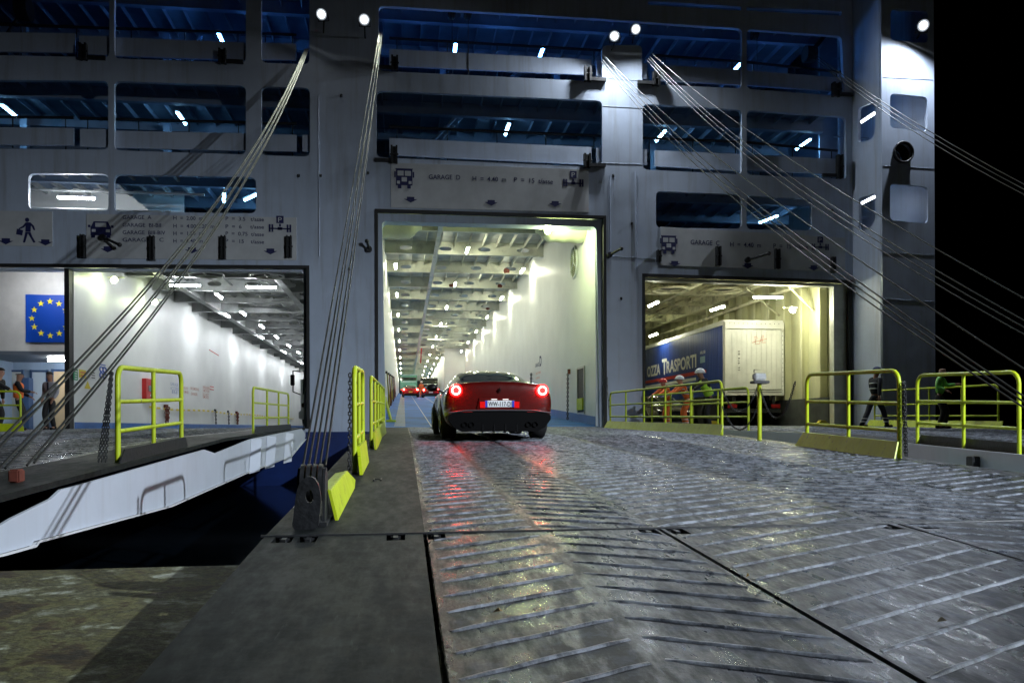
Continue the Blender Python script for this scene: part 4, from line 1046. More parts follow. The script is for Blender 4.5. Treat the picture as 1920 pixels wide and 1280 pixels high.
for x in (xl - .075, xl + .086): s.prism([(-.13, -.265), (.13, -.265), (.10, .05), (.04, .10), (-.04, .10), (-.10, .05)], (x, Yl + .28, zb + .27), (0, 1, 0), (0, 0, 1), (1, 0, 0), .016)
s.span(xl - .07, xl + .12, Yl + .08, Yl + .55, zb + .001, zb + .03); s.build('bracket', DARK, pb_)
# left ramp pulley block
zz = ramp_z(7)
pc_ = thing('pulley_block', 'black pulley block on the left ramp at the picture edge', 'pulley block', (-3.9, 6.9, zz))
for k in range(3): MB().tube([(-3.75 - k * .09, 6.9, zz + .22), (-3.70 - k * .09, 6.9, zz + .22)], .26, 24).build('pulley_wheel', DARK, pc_)
s = MB()
for x in (-3.66, -4.0): s.prism([(-.3, -.05), (.3, -.05), (.2, .3), (.08, .5), (-.08, .5), (-.2, .3)], (x, 6.9, zz + .03), (0, 1, 0), (0, 0, 1), (1, 0, 0), .03)
s.span(-3.62, -3.5, 7.3, 7.6, zz, zz + .22); s.build('bracket', DARK, pc_)
MB().span(-3.62, -3.5, 7.3, 7.42, zz + .222, zz + .26).build('paint_mark', YEL, pc_)

def rope(A, B, sag, label, group, r=.014):
    A, B = Vector(A), Vector(B); n = 22
    pts = [A.lerp(B, k / n) - Vector((0, 0, 4 * sag * (k / n) * (1 - k / n))) for k in range(n + 1)]
    s = MB().tube(pts, r, 6); o = s.build('wire_rope', ROPE); tag(o, label, 'wire rope', group); rebase(o, B); return o
NTH = ('topmost', 'second', 'third', 'fourth', 'fifth', 'lowest')
g = 'wire ropes crossing the left garage door'
for k in range(6):
    y_ = 7.3 + k * .3; B = Vector((-3.6 - (k % 2) * .06, y_, ramp_z(y_) + .15))
    rope(onY(572 + k * 1.4, 92, YF - .25), B, .8, NTH[k] + ' steel wire rope of the bundle slanting across the left garage door', g, .0125)
g = 'wire ropes running down past the pillar to the pulley block'
for k in range(5):
    B = Vector((xl - .045 + k * .034, Yl + .25 + .02 * k, zb + .38))
    rope(onY(712 + k * 1.2, 60 + (k % 2) * 20, YF - .25), B, .02 + .035 * k, ('first', 'second', 'third', 'fourth', 'last')[k] + ' wire rope from the left among those going to the pulley block', g, .008)
for k, (dx, Y_, dz_, sg) in enumerate(((0, 7.0, .30, .60), (4, 6.9, .30, .56), (-3, 7.1, .3, .66), (5, 6.75, .5, .42))):
    rope(onY(1130 + dx, 112 - dx, YF - .25), (6.5, Y_, ramp_z(Y_) + dz_), sg, ('second', 'third', 'lowest', 'topmost')[k] + ' wire rope of the four slanting across the right garage door', 'wire ropes crossing the right garage door', .010)
for k, (dx, Y_, dz_, sg) in enumerate(((0, 7.75, .5, .70), (3, 7.6, .5, .66), (-3, 7.85, .48, .76), (8, 6.75, .3, .50))):
    rope(onY(1216 + dx, 110 - dx, YF - .25), (8.5, Y_, ramp_z(Y_) + dz_), sg, ('second', 'third', 'lowest', 'topmost')[k] + ' wire rope of the four running from the floodlit column past the wing', 'wire ropes crossing the wing', .010)
for k, (dx, Y_, sg) in enumerate(((0, 9.5, .7), (-2, 9.3, .85), (-5, 9.1, 1.0))):
    rope(onY(1530 + dx, 104 + k * 3, YF - .2), (16, Y_, ramp_z(Y_) + .5), sg, ('top', 'middle', 'bottom')[k] + ' wire rope of three leading from the winch drum into the dark', 'wire ropes leading out past the wing', .012)

# ================================================================== lamps
def flood(px, py, Y, aim, label, power=FLOOD, arm=.5, col=(.86, .93, 1.0), size=1.0, spot=172, blend=.35):
    p = onY(px, py, Y); t_ = thing('floodlight', label, 'floodlight', p, group='floodlights on the stern')
    d = (Vector(aim) - p).normalized(); q_ = d.to_track_quat('-Z', 'Y'); M = Matrix.Translation(p) @ q_.to_matrix().to_4x4()
    def T(v): return M @ Vector(v)
    w, h = .17 * size, .15 * size
    s = MB(); s.tube([T((0, 0, -.002)), T((0, 0, .06)), T((0, 0, .16)), T((0, 0, .22))], [w * 1.08, w * 1.08, w * .8, w * .45], 20); s.build('housing', DARK, t_)
    s = MB(); cr = lambda q, z: [T((w * q * cos(a_ * pi / 12), w * q * sin(a_ * pi / 12), z)) for a_ in range(24)]
    s.add(cr(.58, -.012), [tuple(range(24))], 0)
    for q0, q1, mi in ((.58, .80, 1), (.80, 1.04, 2)): s.add(cr(q0, -.012) + cr(q1, -.02), [(i, (i + 1) % 24, (i + 1) % 24 + 24, i + 24) for i in range(24)], mi)
    s.build('glass', [FLOODM, emis('glow_ring_bright', (.9, .95, 1), 2.2), emis('glow_ring_dim', (.8, .9, 1), .45)], t_, fix=False)  # outer rings glow on their own to soften the lamp's edge
    s = MB(); s.tube([T((-w * 1.05, 0, .08)), T((-w * 1.05, -h * 1.5, .1)), T((w * 1.05, -h * 1.5, .1)), T((w * 1.05, 0, .08))], .02, 6)
    back = Vector((p.x, YF - .01 if Y > YW else YW - .01, p.z - .3)); s.tube([T((0, -h * 1.5, .1)), back], .03, 6); s.build('bracket', DARK, t_)
    ld = bpy.data.lights.new('floodlight_beam', 'SPOT'); ld.energy = power; ld.color = col; ld.spot_size = radians(spot); ld.spot_blend = blend; ld.shadow_soft_size = .12
    lo = bpy.data.objects.new('floodlight_beam', ld); COL.objects.link(lo); lo.parent = t_; lo.location = d * .06; lo.rotation_euler = q_.to_euler()
    return t_
flood(603, 27, YF - .7, (-9, 6, -1), 'left floodlight of the pair on the column beside the left garage', FLOOD * .3, col=(.93, 1, .80), spot=130, blend=.8)
flood(683, 37, YF - .7, (-2, 4, -1), 'right floodlight of the pair on the column beside the left garage', FLOOD * .4, col=(.93, 1, .80), spot=130, blend=.8)
flood(1152, 68, YF - .45, (0, 6, -1), 'left floodlight of the pair on top of the middle column', FLOOD * .7, spot=176)
flood(1192, 55, YF - .45, (9, 4, -1), 'right floodlight of the pair on top of the middle column', FLOOD * .7, spot=176)
flood(1731, 48, YW - .38, (12, 4, -1), 'single floodlight in front of the wing at the right', FLOOD * 1.5, col=(.80, .88, 1.0), size=1.1, spot=176)

def tube_lamp_proto(name='tube_lamp', L=1.25):
    t_ = thing(name, 'x', 'light', (0, 0, 0)); s = MB(); s.bbox((0, 0, .05), (.16, L, .06), .015); s.build('housing', WHITE, t_)
    MB().tube([(0, -L / 2 + .04, 0), (0, L / 2 - .04, 0)], .048, 10).build('tube', TUBEM, t_); return t_
tp = {}
def tube_lamp(p, rz, label, group, m=TUBEM):
    if m.name not in tp:
        o = tube_lamp_proto(); tp[m.name] = o
        for ch in children(o):
            if ch.name.startswith('tube'): ch.data.materials[0] = m
        o.location = p; o.rotation_euler = (0, 0, rz); o['label'] = label; o['group'] = group; return o
    return copy_tree(tp[m.name], None, p, rz, label, group)
# lamp mast on the quay behind the viewer: it throws the rail's shadow on the left ramp's white beam
mq = thing('lamp_mast', 'tall quay lamp mast standing behind the viewer on the right', 'lamp mast', (14.2, -1.8, QZ))
MB().tube([(14.2, -1.8, QZ), (14.2, -1.8, 7.9)], [.14, .07], 14).build('pole', DARK, mq)
qp = Vector((13.6, -1.4, 8.0)); qa = Vector((-.5, 15.0, -5.0)); qd = (qa - qp).normalized(); qq = qd.to_track_quat('-Z', 'Y'); R3 = qq.to_matrix()
MB().bbox(qp - qd * .12, (.6, .4, .18), .03, R3).build('housing', DARK, mq)
s = MB(); s.add([qp + R3 @ Vector(v) for v in ((-.27, -.17, -.0), (.27, -.17, -.0), (.27, .17, -.0), (-.27, .17, -.0))], [(0, 1, 2, 3)]); s.build('glass', FLOODM, mq, fix=False)
MB().tube([(14.2, -1.8, 7.8), qp - qd * .15], .05, 8).build('bracket', DARK, mq)
ld = bpy.data.lights.new('mast_beam', 'SPOT'); ld.energy = QUAY; ld.color = (.82, .91, 1.0); ld.spot_size = radians(84); ld.spot_blend = 1.0; ld.shadow_soft_size = .12
lo = bpy.data.objects.new('mast_beam', ld); COL.objects.link(lo); lo.parent = mq; lo.location = qp + qd * .05 - mq.location; lo.rotation_euler = qq.to_euler()
# garage D
ORD = ('first', 'second', 'third', 'fourth', 'fifth', 'sixth', 'seventh', 'eighth', 'ninth', 'tenth', 'eleventh', 'twelfth', 'thirteenth', 'fourteenth')
for k in range(12):
    y = 43.0 + 9.35 * k
    tube_lamp((-.38, y, 8.3), 0, ORD[k] + ' tube light from the door along the left wall of the middle garage', 'tube lights along the left wall of the middle garage', TUBED)
    tube_lamp((3.0, y - 4.2, 8.3), 0, ORD[k] + ' tube light from the door down the centre of the middle garage ceiling', 'tube lights down the centre of the middle garage', TUBED)
    tube_lamp((6.3 if y < 92 else 4.0, y + .6, 8.3), 0, ORD[k] + ' tube light from the door along the right wall of the middle garage', 'tube lights along the right wall of the middle garage', TUBED)
# garage A
def inA(px, py, z, rz, lab, grp): p = onZ(px, py, z); tube_lamp(p, rz, lab, grp, TUBEC)
inA(347, 535, 5.85, pi / 2, 'left one of two crosswise tube lights under the left garage fans', None); inA(490, 538, 5.85, pi / 2, 'right one of two crosswise tube lights under the left garage fans', None)
for k in range(7): tube_lamp((-9.1, 44.5 + 10.6 * k, 5.85), 0, ORD[k] + ' tube light along the white wall of the left garage, counted inwards', 'tube lights near the white wall of the left garage', TUBEC)
for k in range(12): tube_lamp((-8.1, 38 + 5.6 * k, 5.85), 0, ORD[k] + ' tube light of the second row of the left garage, counted inwards', 'tube lights in the second row of the left garage', TUBEC)
for k in range(5): tube_lamp((-4.2, 44 + 9 * k, 5.85), 0, ORD[k] + ' tube light of the row nearest the middle pillar, counted inwards', 'tube lights on the right side of the left garage', TUBEC)
# garage C
for px, py, dy, rz, lab in ((1440, 557, 2.0, pi / 2, 'bright crosswise tube light just inside the right garage above the trailer'), (1345, 578, 5.5, .1, 'tube light behind the crosswise one on the right garage ceiling'), (1225, 570, 4.0, 0, 'tube light at the top left corner of the right garage'), (1225, 628, 12, 0, 'tube light just above the long trailer roof')):
    tube_lamp(onY(px, py, YF + dy), rz, lab, None, TUBEY)
for k in range(3): tube_lamp((13.4 - k * 2.5, 46 + k * 7, 5.9), 0, ORD[k] + ' tube light deep inside the right garage beyond the trailer roof', 'tube lights deep inside the right garage', TUBEG)
# small round spot lamps inside the doors
def bulb(p, label, col, power, r=.1):
    t_ = thing('work_lamp', label, 'light', p); m = emis('bulb_' + str(col), col, 60)
    MB().sphere((p[0], p[1], p[2]), r, 14).build('glass', m, t_)
    s = MB(); s.tube([(p[0], p[1] + .09, p[2] + .05), (p[0], p[1] + .25, p[2] + .12)], [.12, .07], 14); s.tube([(p[0] - .3, p[1] + .25, p[2] + .15), (p[0] + .3, p[1] + .25, p[2] + .15)], .025, 6); s.build('housing', BEAMP, t_)
    ld = bpy.data.lights.new('work_lamp_beam', 'POINT'); ld.energy = power; ld.color = col; ld.shadow_soft_size = .1
    lo = bpy.data.objects.new('work_lamp_beam', ld); COL.objects.link(lo); lo.parent = t_; lo.location = (0, -r - .12, -.05)
YG = (.86, 1.0, .50)
bulb(onY(1027, 434, YF + .95), 'greenish work lamp under the duct at the top right of the middle garage', YG, 420)
bulb((XA0 + .5, YF + 2.6, onX(194, 516, XA0 + .5).z), 'greenish work lamp on the white wall nearest the left garage post', YG, 20)
bulb((XA0 + .5, YF + 7.5, onX(281, 563, XA0 + .5).z), 'greenish work lamp further along the white wall of the left garage', YG, 14)
bulb(onY(1487, 582, YF + 2.2), 'yellowish work lamp above the trailer back in the right garage', (1, 1, .68), 170)
# walkway lamps
tube_lamp(onY(65, 506, YF + 1.0), pi / 2, 'tube light above the blue flag board in the walkway', None, TUBEC)
tube_lamp(onY(116, 674, YF + 4.2) + Vector((.1, 0, -.02)), pi / 2, 'tube light low over the walkway doors beside the grey-shirted man', None, TUBEC)
# bluish deck lamps above
for px, py, z, rz, lab in ((18, 209, 11.45, 0, 'lit tube light on the middle upper deck at the far left'), (340, 222, 11.45, 0, 'lit tube light on the middle upper deck above the left garage'), (951, 243, 11.45, 0, 'lit tube light on the middle upper deck above the tall door'),
                           (1239, 255, 11.45, 0, 'lit tube light on the middle upper deck right of the middle column'), (1506, 271, 11.45, 0, 'lit tube light on the middle upper deck near the wing'),
                           (415, 75, 14.2, 0, 'small lit lamp on the top deck above the left garage'), (853, 95, 13.9, 0, 'small lit lamp on the top deck, the left one above the tall door'), (1014, 103, 13.9, 0, 'small lit lamp on the top deck, the right one above the tall door'),
                           (1381, 128, 13.9, 0, 'small lit lamp on the top deck by the thin post'), (1441, 411, 8.55, .2, 'lit tube light behind the window above GARAGE C'), (472, 369, 8.55, .6, 'small lit tube light behind the window above the garage list'), (420, 371, 8.5, .2, 'dim tube light left of the other one behind the window above the garage list')):
    tube_lamp(onZ(px, py, z), rz, lab, None, TUBEB if z > 13 else TUBET)
# lit room behind the far left window
pw = onY(143, 371, YF + 1.2); tube_lamp(pw, pi / 2, 'large tube light in the lit room behind the window at the left', None, TUBEC)
s = MB(); xw = onY(290, 360, YF + .3).x; s.add([(xw - 2.2, YF + .3, 9.0), (xw + .2, YF + .3, 7.0), (xw + .25, YF + 5, 7.0), (xw - 2.15, YF + 5, 9.0)], [(0, 1, 2, 3)]); s.span(-14, xw, YF + 4.0, YF + 4.1, 6.96, 9.0); s.build('lit_room_wall', WALLP, ferry)
s = MB()
for x in range(8): s.span(-13.2 + x * .75, -13.1 + x * .75, YF + .3, YF + 4, 8.75, 8.99)
s.tube([(-13.5, YF + 1.8, 8.3), (-7, YF + 1.8, 8.3)], .05, 6); s.tube([(-13.5, YF + 1.2, 7.5), (-8, YF + 1.2, 7.5)], .04, 6); s.build('lit_room_beam', AB, ferry)
# wing windows lamps
tube_lamp(onX(1632, 218, XC + .6) , 0, 'lamp seen in the upper window of the wing cheek', None, TUBEW)
tube_lamp(onX(1632, 373, XC + .6), 0, 'lamp seen in the lower window of the wing cheek', None, TUBEW)
#MORE
# ================================================================== vehicles
def loft(secs, close=True, level=2):
    """secs: list of (y, half profile [(x,z)...] from bottom centre to top centre); returns bmesh rings"""
    bm = bmesh.new(); rings = []
    for y, hp in secs:
        full = [(x, z) for x, z in hp] + [(-x, z) for x, z in reversed(hp[1:-1])]
        rings.append([bm.verts.new((x, y, z)) for x, z in full])
    return bm, rings
def lamp_mat(name, col, s): return emis(name, col, s)
TYRE = mat('tyre_rubber', (.012, .012, .013), .75, bump=.3, bscale=60)
RIMM = mat('rim_metal', (.35, .35, .37), .25, metal=.9)
GLASSC = mat('tinted_window', (.012, .02, .015), .04, spec=.8, coat=.5)
PLATEW = mat('plate_white', (.75, .76, .78), .35)
BLACKP = mat('black_plastic', (.004, .004, .005), .4, spec=.25)
CHROME = mat('chrome', (.7, .7, .72), .12, metal=1.0)
def wheel(parent, c, r, w, out):
    s = MB(); x0, x1 = c[0] - w / 2, c[0] + w / 2
    s.tube([(x0, c[1], c[2]), (x0 + .02, c[1], c[2]), (x1 - .02, c[1], c[2]), (x1, c[1], c[2])], [r * .93, r, r, r * .93], 32)
    ty = s.build('wheel', TYRE, parent, world=False)
    xo = c[0] + out * (w / 2 + .004); s = MB()
    s.tube([(xo, c[1], c[2]), (xo + out * .006, c[1], c[2])], r * .70, 24)
    s2 = MB(); rr = r * .68
    pts = [(xo + out * .012, c[1] + rr * cos(k * pi / 12), c[2] + rr * sin(k * pi / 12)) for k in range(25)]; s2.tube(pts, .018, 6)
    for k in range(5):
        a = k * 2 * pi / 5 + .3
        for da in (-.12, .12): s2.tube([(xo + out * .012, c[1] + .04 * cos(a), c[2] + .04 * sin(a)), (xo + out * .012, c[1] + rr * cos(a + da), c[2] + rr * sin(a + da))], .013, 6)
    s2.tube([(xo, c[1], c[2]), (xo + out * .02, c[1], c[2])], .05, 12)
    s.build('hub_well', BLACKP, ty, world=False); s2.build('rim', RIMM, ty, world=False)
SECS = [
 (0.02, [(0, .30), (.50, .30), (.82, .34), (.90, .60), (.87, .84), (.72, .955), (.50, .985), (.25, .995), (0, 1.0)]),
 (0.12, [(0, .22), (.62, .22), (.91, .28), (.965, .60), (.93, .87), (.77, .985), (.54, 1.02), (.27, 1.035), (0, 1.04)]),
 (0.30, [(0, .18), (.70, .18), (.93, .24), (.975, .62), (.95, .885), (.79, .975), (.56, .995), (.28, 1.008), (0, 1.012)]),
 (0.55, [(0, .16), (.72, .16), (.94, .22), (.98, .63), (.955, .90), (.78, .965), (.60, .985), (.30, 1.01), (0, 1.018)]),
 (0.95, [(0, .15), (.72, .15), (.94, .22), (.98, .64), (.96, .90), (.76, .955), (.63, 1.06), (.32, 1.11), (0, 1.12)]),
 (1.35, [(0, .15), (.74, .15), (.93, .20), (.965, .62), (.94, .885), (.80, .94), (.62, 1.175), (.32, 1.215), (0, 1.225)]),
 (1.80, [(0, .15), (.76, .15), (.92, .19), (.93, .60), (.91, .865), (.80, .92), (.625, 1.245), (.33, 1.28), (0, 1.29)]),
 (2.30, [(0, .15), (.76, .15), (.92, .19), (.925, .58), (.905, .855), (.785, .91), (.62, 1.26), (.33, 1.29), (0, 1.30)]),
 (2.75, [(0, .15), (.76, .15), (.92, .20), (.925, .58), (.91, .85), (.79, .90), (.57, 1.21), (.30, 1.255), (0, 1.265)]),
 (3.30, [(0, .15), (.76, .15), (.92, .22), (.95, .58), (.935, .84), (.80, .89), (.64, .98), (.32, 1.015), (0, 1.02)]),
 (3.65, [(0, .15), (.74, .15), (.92, .22), (.965, .56), (.945, .81), (.80, .86), (.62, .885), (.31, .91), (0, .915)]),
 (4.10, [(0, .16), (.70, .16), (.88, .22), (.93, .48), (.90, .70), (.76, .76), (.56, .79), (.28, .81), (0, .815)]),
 (4.42, [(0, .18), (.60, .18), (.78, .24), (.84, .42), (.80, .58), (.66, .64), (.48, .67), (.24, .69), (0, .695)]),
 (4.56, [(0, .22), (.48, .22), (.62, .26), (.66, .40), (.62, .50), (.5, .55), (.36, .57), (.18, .58), (0, .585)]),
]
def sports_car(label, loc, rz, paint, plate=None, plate_mat=None, full=True, group=None):
    t_ = thing('parked_car' if not full else 'sports_car', label, 'car', loc, rz, group)
    bm, rings = loft(SECS); n = len(rings[0]); h = len(SECS[0][1]) - 1
    def face(vs, mi):
        f = bm.faces.new(vs); f.material_index = mi; f.smooth = True
    for i in range(len(rings) - 1):
        for k in range(n):
            k2 = (k + 1) % n; kk = k if k < h else n - 1 - k      # mirrored strip index
            mi = 0
            if kk == 5 and 5 <= i <= 8: mi = 1                    # side windows
            if kk in (6, 7) and 3 <= i <= 5: mi = 2 if i < 6 else 0   # rear window
            if kk in (6, 7) and i == 5: mi = 0
            if kk in (6, 7) and i == 8: mi = 3                    # windscreen
            face([rings[i][k], rings[i][k2], rings[i + 1][k2], rings[i + 1][k]], mi)
    face(list(reversed(rings[0])), 0); face(rings[-1], 0)
    bmesh.ops.recalc_face_normals(bm, faces=bm.faces)
    me = bpy.data.meshes.new('b'); bm.to_mesh(me); bm.free()
    for _ in range(4): me.materials.append(paint)
    o = bpy.data.objects.new('b', me); COL.objects.link(o)
    ss = o.modifiers.new('s', 'SUBSURF'); ss.levels = 2 if full else 1; ss.render_levels = ss.levels
    cutters = []
    if full:
        for y in (.95, 3.62):
            for sx in (-1, 1):
                cb = MB().cyl((sx * .70, y, .335), (sx * 1.2, y, .335), .385, 40).build('c', paint); cutters.append(cb)
                b_ = o.modifiers.new('b', 'BOOLEAN'); b_.operation = 'DIFFERENCE'; b_.object = cb; b_.solver = 'EXACT'
    bpy.context.view_layer.update()
    me2 = mesh_from(o, 'body'); COL.objects.unlink(o)
    for cb in cutters: COL.objects.unlink(cb)
    names = {0: ('body', paint), 1: ('side_window', GLASSC), 2: ('rear_window', GLASSC), 3: ('windscreen', GLASSC)}
    bm0 = bmesh.new(); bm0.from_mesh(me2)
    for mi, (nm, m) in names.items():
        sets = [(nm, lambda f: f.material_index == mi)] if mi != 1 else [(nm, lambda f: f.material_index == 1 and f.calc_center_median().x > 0), (nm, lambda f: f.material_index == 1 and f.calc_center_median().x < 0)]
        for nn, cond in sets:
            b2 = bm0.copy(); bmesh.ops.delete(b2, geom=[f for f in b2.faces if not cond(f)], context='FACES')
            if not b2.faces: b2.free(); continue
            mm = bpy.data.meshes.new(nn); b2.to_mesh(mm); b2.free(); mm.materials.clear(); mm.materials.append(m)
            mm.polygons.foreach_set('material_index', [0] * len(mm.polygons)); mm.polygons.foreach_set('use_smooth', [True] * len(mm.polygons))
            q_ = bpy.data.objects.new(nn, mm); COL.objects.link(q_); q_.parent = t_
    bm0.free()
    for y in (.95, 3.62):
        for sx in (-1, 1): wheel(t_, (sx * .83, y, .335), .335, .26, sx)
    RED1 = emis('tail_lamp_ring', (1, .03, .025), 150); RED2 = mat('tail_lens', (.4, .004, .004), .15, emit=(1, .004, .004), estr=30 if full else 1.2, coat=.6)
    for sx in (-1, 1):
        s = MB(); c = (sx * .76, -.006, .865)
        s.tube([(c[0], -.0, c[2]), (c[0], .10, c[2])], .105, 28); tl = s.build('tail_lamp', RED2, t_, world=False)
        s = MB(); R_ = .067 if full else .06
        s.tube([(c[0] + R_ * cos(k * pi / 16), -.012, c[2] + R_ * sin(k * pi / 16)) for k in range(33)], .0125 if full else .03, 8); s.build('lamp_ring', RED1, tl, world=False)
    if not full:
        MB().box((0, -.005, .6), (.42, .02, .12)).build('number_plate', plate_mat, t_, world=False)
        s = MB(); s.prism([(-.78, .16), (.78, .16), (.70, .44), (-.70, .44)], (0, -.01, 0), (1, 0, 0), (0, 0, 1), (0, 1, 0), .2); s.build('rear_bumper', BLACKP, t_, world=False)
        return t_
    # black lower bumper with diffuser fins, exhausts
    s = MB(); s.prism([(-.66, .15), (.66, .15), (.80, .22), (.90, .36), (.90, .43), (.80, .485), (.55, .51), (-.55, .51), (-.80, .485), (-.90, .43), (-.90, .36), (-.80, .22)], (0, -.045, 0), (1, 0, 0), (0, 0, 1), (0, 1, 0), .30)
    bmp = s.build('rear_bumper', mat('diffuser_black', (.0015, .0015, .002), .6, spec=.08), t_, world=False)
    s = MB(); s.tube([(-.9, -.05, .475), (-.6, -.062, .515), (0, -.066, .52), (.6, -.062, .515), (.9, -.05, .475)], .014, 8); s.build('bumper_edge', mat('satin_grey', (.12, .12, .13), .25, metal=.5), bmp, world=False)
    for x in (-.3, -.1, .1, .3):
        s = MB(); s.span(x - .008, x + .008, -.06, .2, .13, .27); s.build('diffuser_fin', BLACKP, bmp, world=False)
    for x in (-.62, -.50, .50, .62):
        s = MB(); s.tube([(x, -.075, .27), (x, .1, .27)], .045, 18, caps=False); s.tube([(x, -.02, .27), (x, -.01, .27)], .042, 18); s.build('exhaust_pipe', BLACKP, t_, world=False)
    s = MB(); s.prism([(-.40, .50), (.40, .50), (.35, .735), (-.35, .735)], (0, -.004, 0), (1, 0, 0), (0, 0, 1), (0, 1, 0), .03); s.build('plate_recess', mat('dark_red_paint', (.09, .004, .003), .25, coat=.6), t_, world=False)
    s = MB(); s.bbox((0, -.018, .63), (.52, .018, .115), .006); pl = s.build('number_plate', PLATEW, t_, world=False)
    s = MB(); s.span(-.258, -.215, -.0295, -.0275, .574, .686); s.span(.215, .258, -.0295, -.0275, .574, .686); s.build('blue_band', mat('plate_blue', (.01, .04, .5), .4), pl, world=False)
    s = MB(); text_mb(s, 'WW-117-DJ', (-.20, -.0295, .592), (.205, -.0295, .590), (0, -1, 0), height=.082, bold=.012); s.build('plate_lettering', BLACKP, pl, world=False)
    for x in (-.10, .10):
        s = MB(); s.bbox((x, -.05, .708), (.10, .02, .008), .002); s.build('plate_lamp', emis('plate_lamp_white', (1, 1, 1), 2.5), t_, world=False)
    for sx in (-1, 1):
        s = MB(); s.span(sx * .30 - .045, sx * .30 + .045, -.03, -.004, .56, .67); s.build('reflector', mat('red_reflector_glow', (.5, .005, .005), .2, emit=(1, .01, .01), estr=.35), t_, world=False)  # faint emission stands in for light the reflector sends back
        s = MB(); s.span(sx * .62 - .14, sx * .62 + .14, -.05, -.03, .487, .497); s.build('reflector', mat('red_strip', (.35, .01, .01), .3), t_, world=False)
        # mirrors
        s = MB(); s.sphere((sx * 1.02, 2.92, .98), .11, 16, (1, .6, .72)); mr = s.build('wing_mirror', BLACKP, t_, world=False)
        s = MB(); s.tube([(sx * .82, 2.98, .90), (sx * .98, 2.94, .95)], .02, 8); s.build('mirror_arm', BLACKP, mr, world=False)
    s = MB(); s.tube([(-.62, .60, .975), (-.3, .545, 1.024), (0, .53, 1.034), (.3, .545, 1.024), (.62, .60, .975)], .012, 8); s.build('brake_light_strip', BLACKP, t_, world=False)
    s = MB() # small rearing emblem
    s.prism([(-.02, -.04), (-.008, -.04), (0, -.012), (.016, -.035), (.024, -.03), (.012, 0), (.02, .02), (.012, .045), (.0, .05), (-.006, .03), (-.02, .012), (-.03, .02), (-.028, 0), (-.012, -.008)], (0, -.012, .865), (1, 0, 0), (0, 0, 1), (0, 1, 0), .012); s.build('emblem', CHROME, t_, world=False)
    return t_
PAINT = mat('car_red', (.075, .003, .002), .25, coat=1.0)
PAINT2 = mat('far_car_red', (.35, .012, .01), .25, coat=.6)
yc = 14.35
th = math.atan(.037)
car = sports_car('glossy dark red sports car with ring tail lights driving up the middle ramp', (1.66, yc, ramp_z(yc) + .0), radians(1.0), PAINT)
zr, zf_ = ramp_z(yc + .95), ramp_z(yc + 3.62); pitch = math.atan2(zf_ - zr, 2.67)
car.rotation_euler = (pitch, 0, radians(1.0)); car.location.z = zr - .95 * math.tan(pitch) + .012
YP = mat('plate_yellow', (.8, .62, .03), .4)
def dcar(px, Y, **k): p = onY(px, 740, Y); return (p.x, Y, dz(Y))
c2 = sports_car('small red car with a yellow number plate far inside the middle garage', dcar(770, 94), 0, PAINT2, None, YP, False); c2.rotation_euler = (math.atan(.05), 0, 0)
c3 = sports_car('small dark red car with a white number plate far inside the middle garage', dcar(808, 90), 0, mat('far_car_dark_red', (.14, .008, .008), .25, coat=.6), None, PLATEW, False); c3.rotation_euler = (math.atan(.05), 0, 0)
# green lorry and dark van deep inside
def boxvan(label, px, Y, w, h, L, m, fm, name='parked_lorry'):
    x = onY(px, 730, Y).x; z = dz(Y); t_ = thing(name, label, 'lorry' if 'lorry' in name else 'van', (x, Y, z))
    MB().bbox((0, L / 2, h / 2 + .3), (w, L, h - .6), .06).build('cargo_body', m, t_, world=False)
    s = MB(); s.span(-w / 2 + .1, w / 2 - .1, -.03, -.004, h * .70, h * .86); s.build('rear_window', GLASSC, t_, world=False)
    s = MB(); s.span(-w / 2 + .15, w / 2 - .15, -.02, -.004, h * .62, h * .655); s.span(-w / 2 + .02, w / 2 - .02, -.02, -.004, h - .12, h - .04); s.build('trim_bar', fm, t_, world=False)
    for sx in (-1, 1):
        for y in (.9, L - 1.2): wheel(t_, (sx * (w / 2 - .16), y, .42), .42, .28, sx)
        s = MB(); s.span(sx * (w / 2 - .2) - .07, sx * (w / 2 - .2) + .07, -.04, -.004, .55, .75); s.build('tail_lamp', mat('dim_red', (.4, .01, .01), .3, emit=(1, .02, .01), estr=1.5), t_, world=False)
    MB().span(-w / 2 + .1, w / 2 - .1, -.05, .2, .35, .5).build('rear_bumper', BLACKP, t_, world=False)
    return t_
boxvan('pale green lorry seen from behind beyond the red car in the middle garage', 766, 122, 2.5, 2.9, 7, mat('lorry_green', (.18, .42, .30), .45, var=.2), WHITE)
boxvan('black van seen from behind beyond the dark red car in the middle garage', 805, 104, 2.1, 2.3, 5, BLACKP, CHROME, 'parked_van')

# curtain-side trailer in the right garage
TX0, TX1, TY, TL = 13.25, 15.82, 32.9, 13.0
TZ0, TZ1 = 1.28, 4.42
tr = thing('box_trailer', 'long trailer with a dark blue curtain side and white rear in the right garage', 'trailer', ((TX0 + TX1) / 2, TY, 0))
NB = mat('curtain_blue', (.012, .045, .26), .42, var=.25, vscale=1.2, bump=.35, bscale=1.6, bdist=.06, stretch=(1, 3, .4))
TW = mat('trailer_white', (.76, .76, .72), .4, var=.15, vscale=1.6)
MB().span(TX0, TX1, TY + .06, TY + TL, TZ0, TZ1).build('cargo_body', TW, tr)
MB().span(TX0 - .02, TX0 - .003, TY + .25, TY + TL, TZ0 + .02, TZ1 - .22).build('side_curtain', NB, tr)
s = MB(); s.span(TX0 - .05, TX0 - .003, TY + .1, TY + TL, TZ1 - .2, TZ1 - .02); s.build('roof_rail', TW, tr)
s = MB() # rear doors with shallow corrugation
n = 22
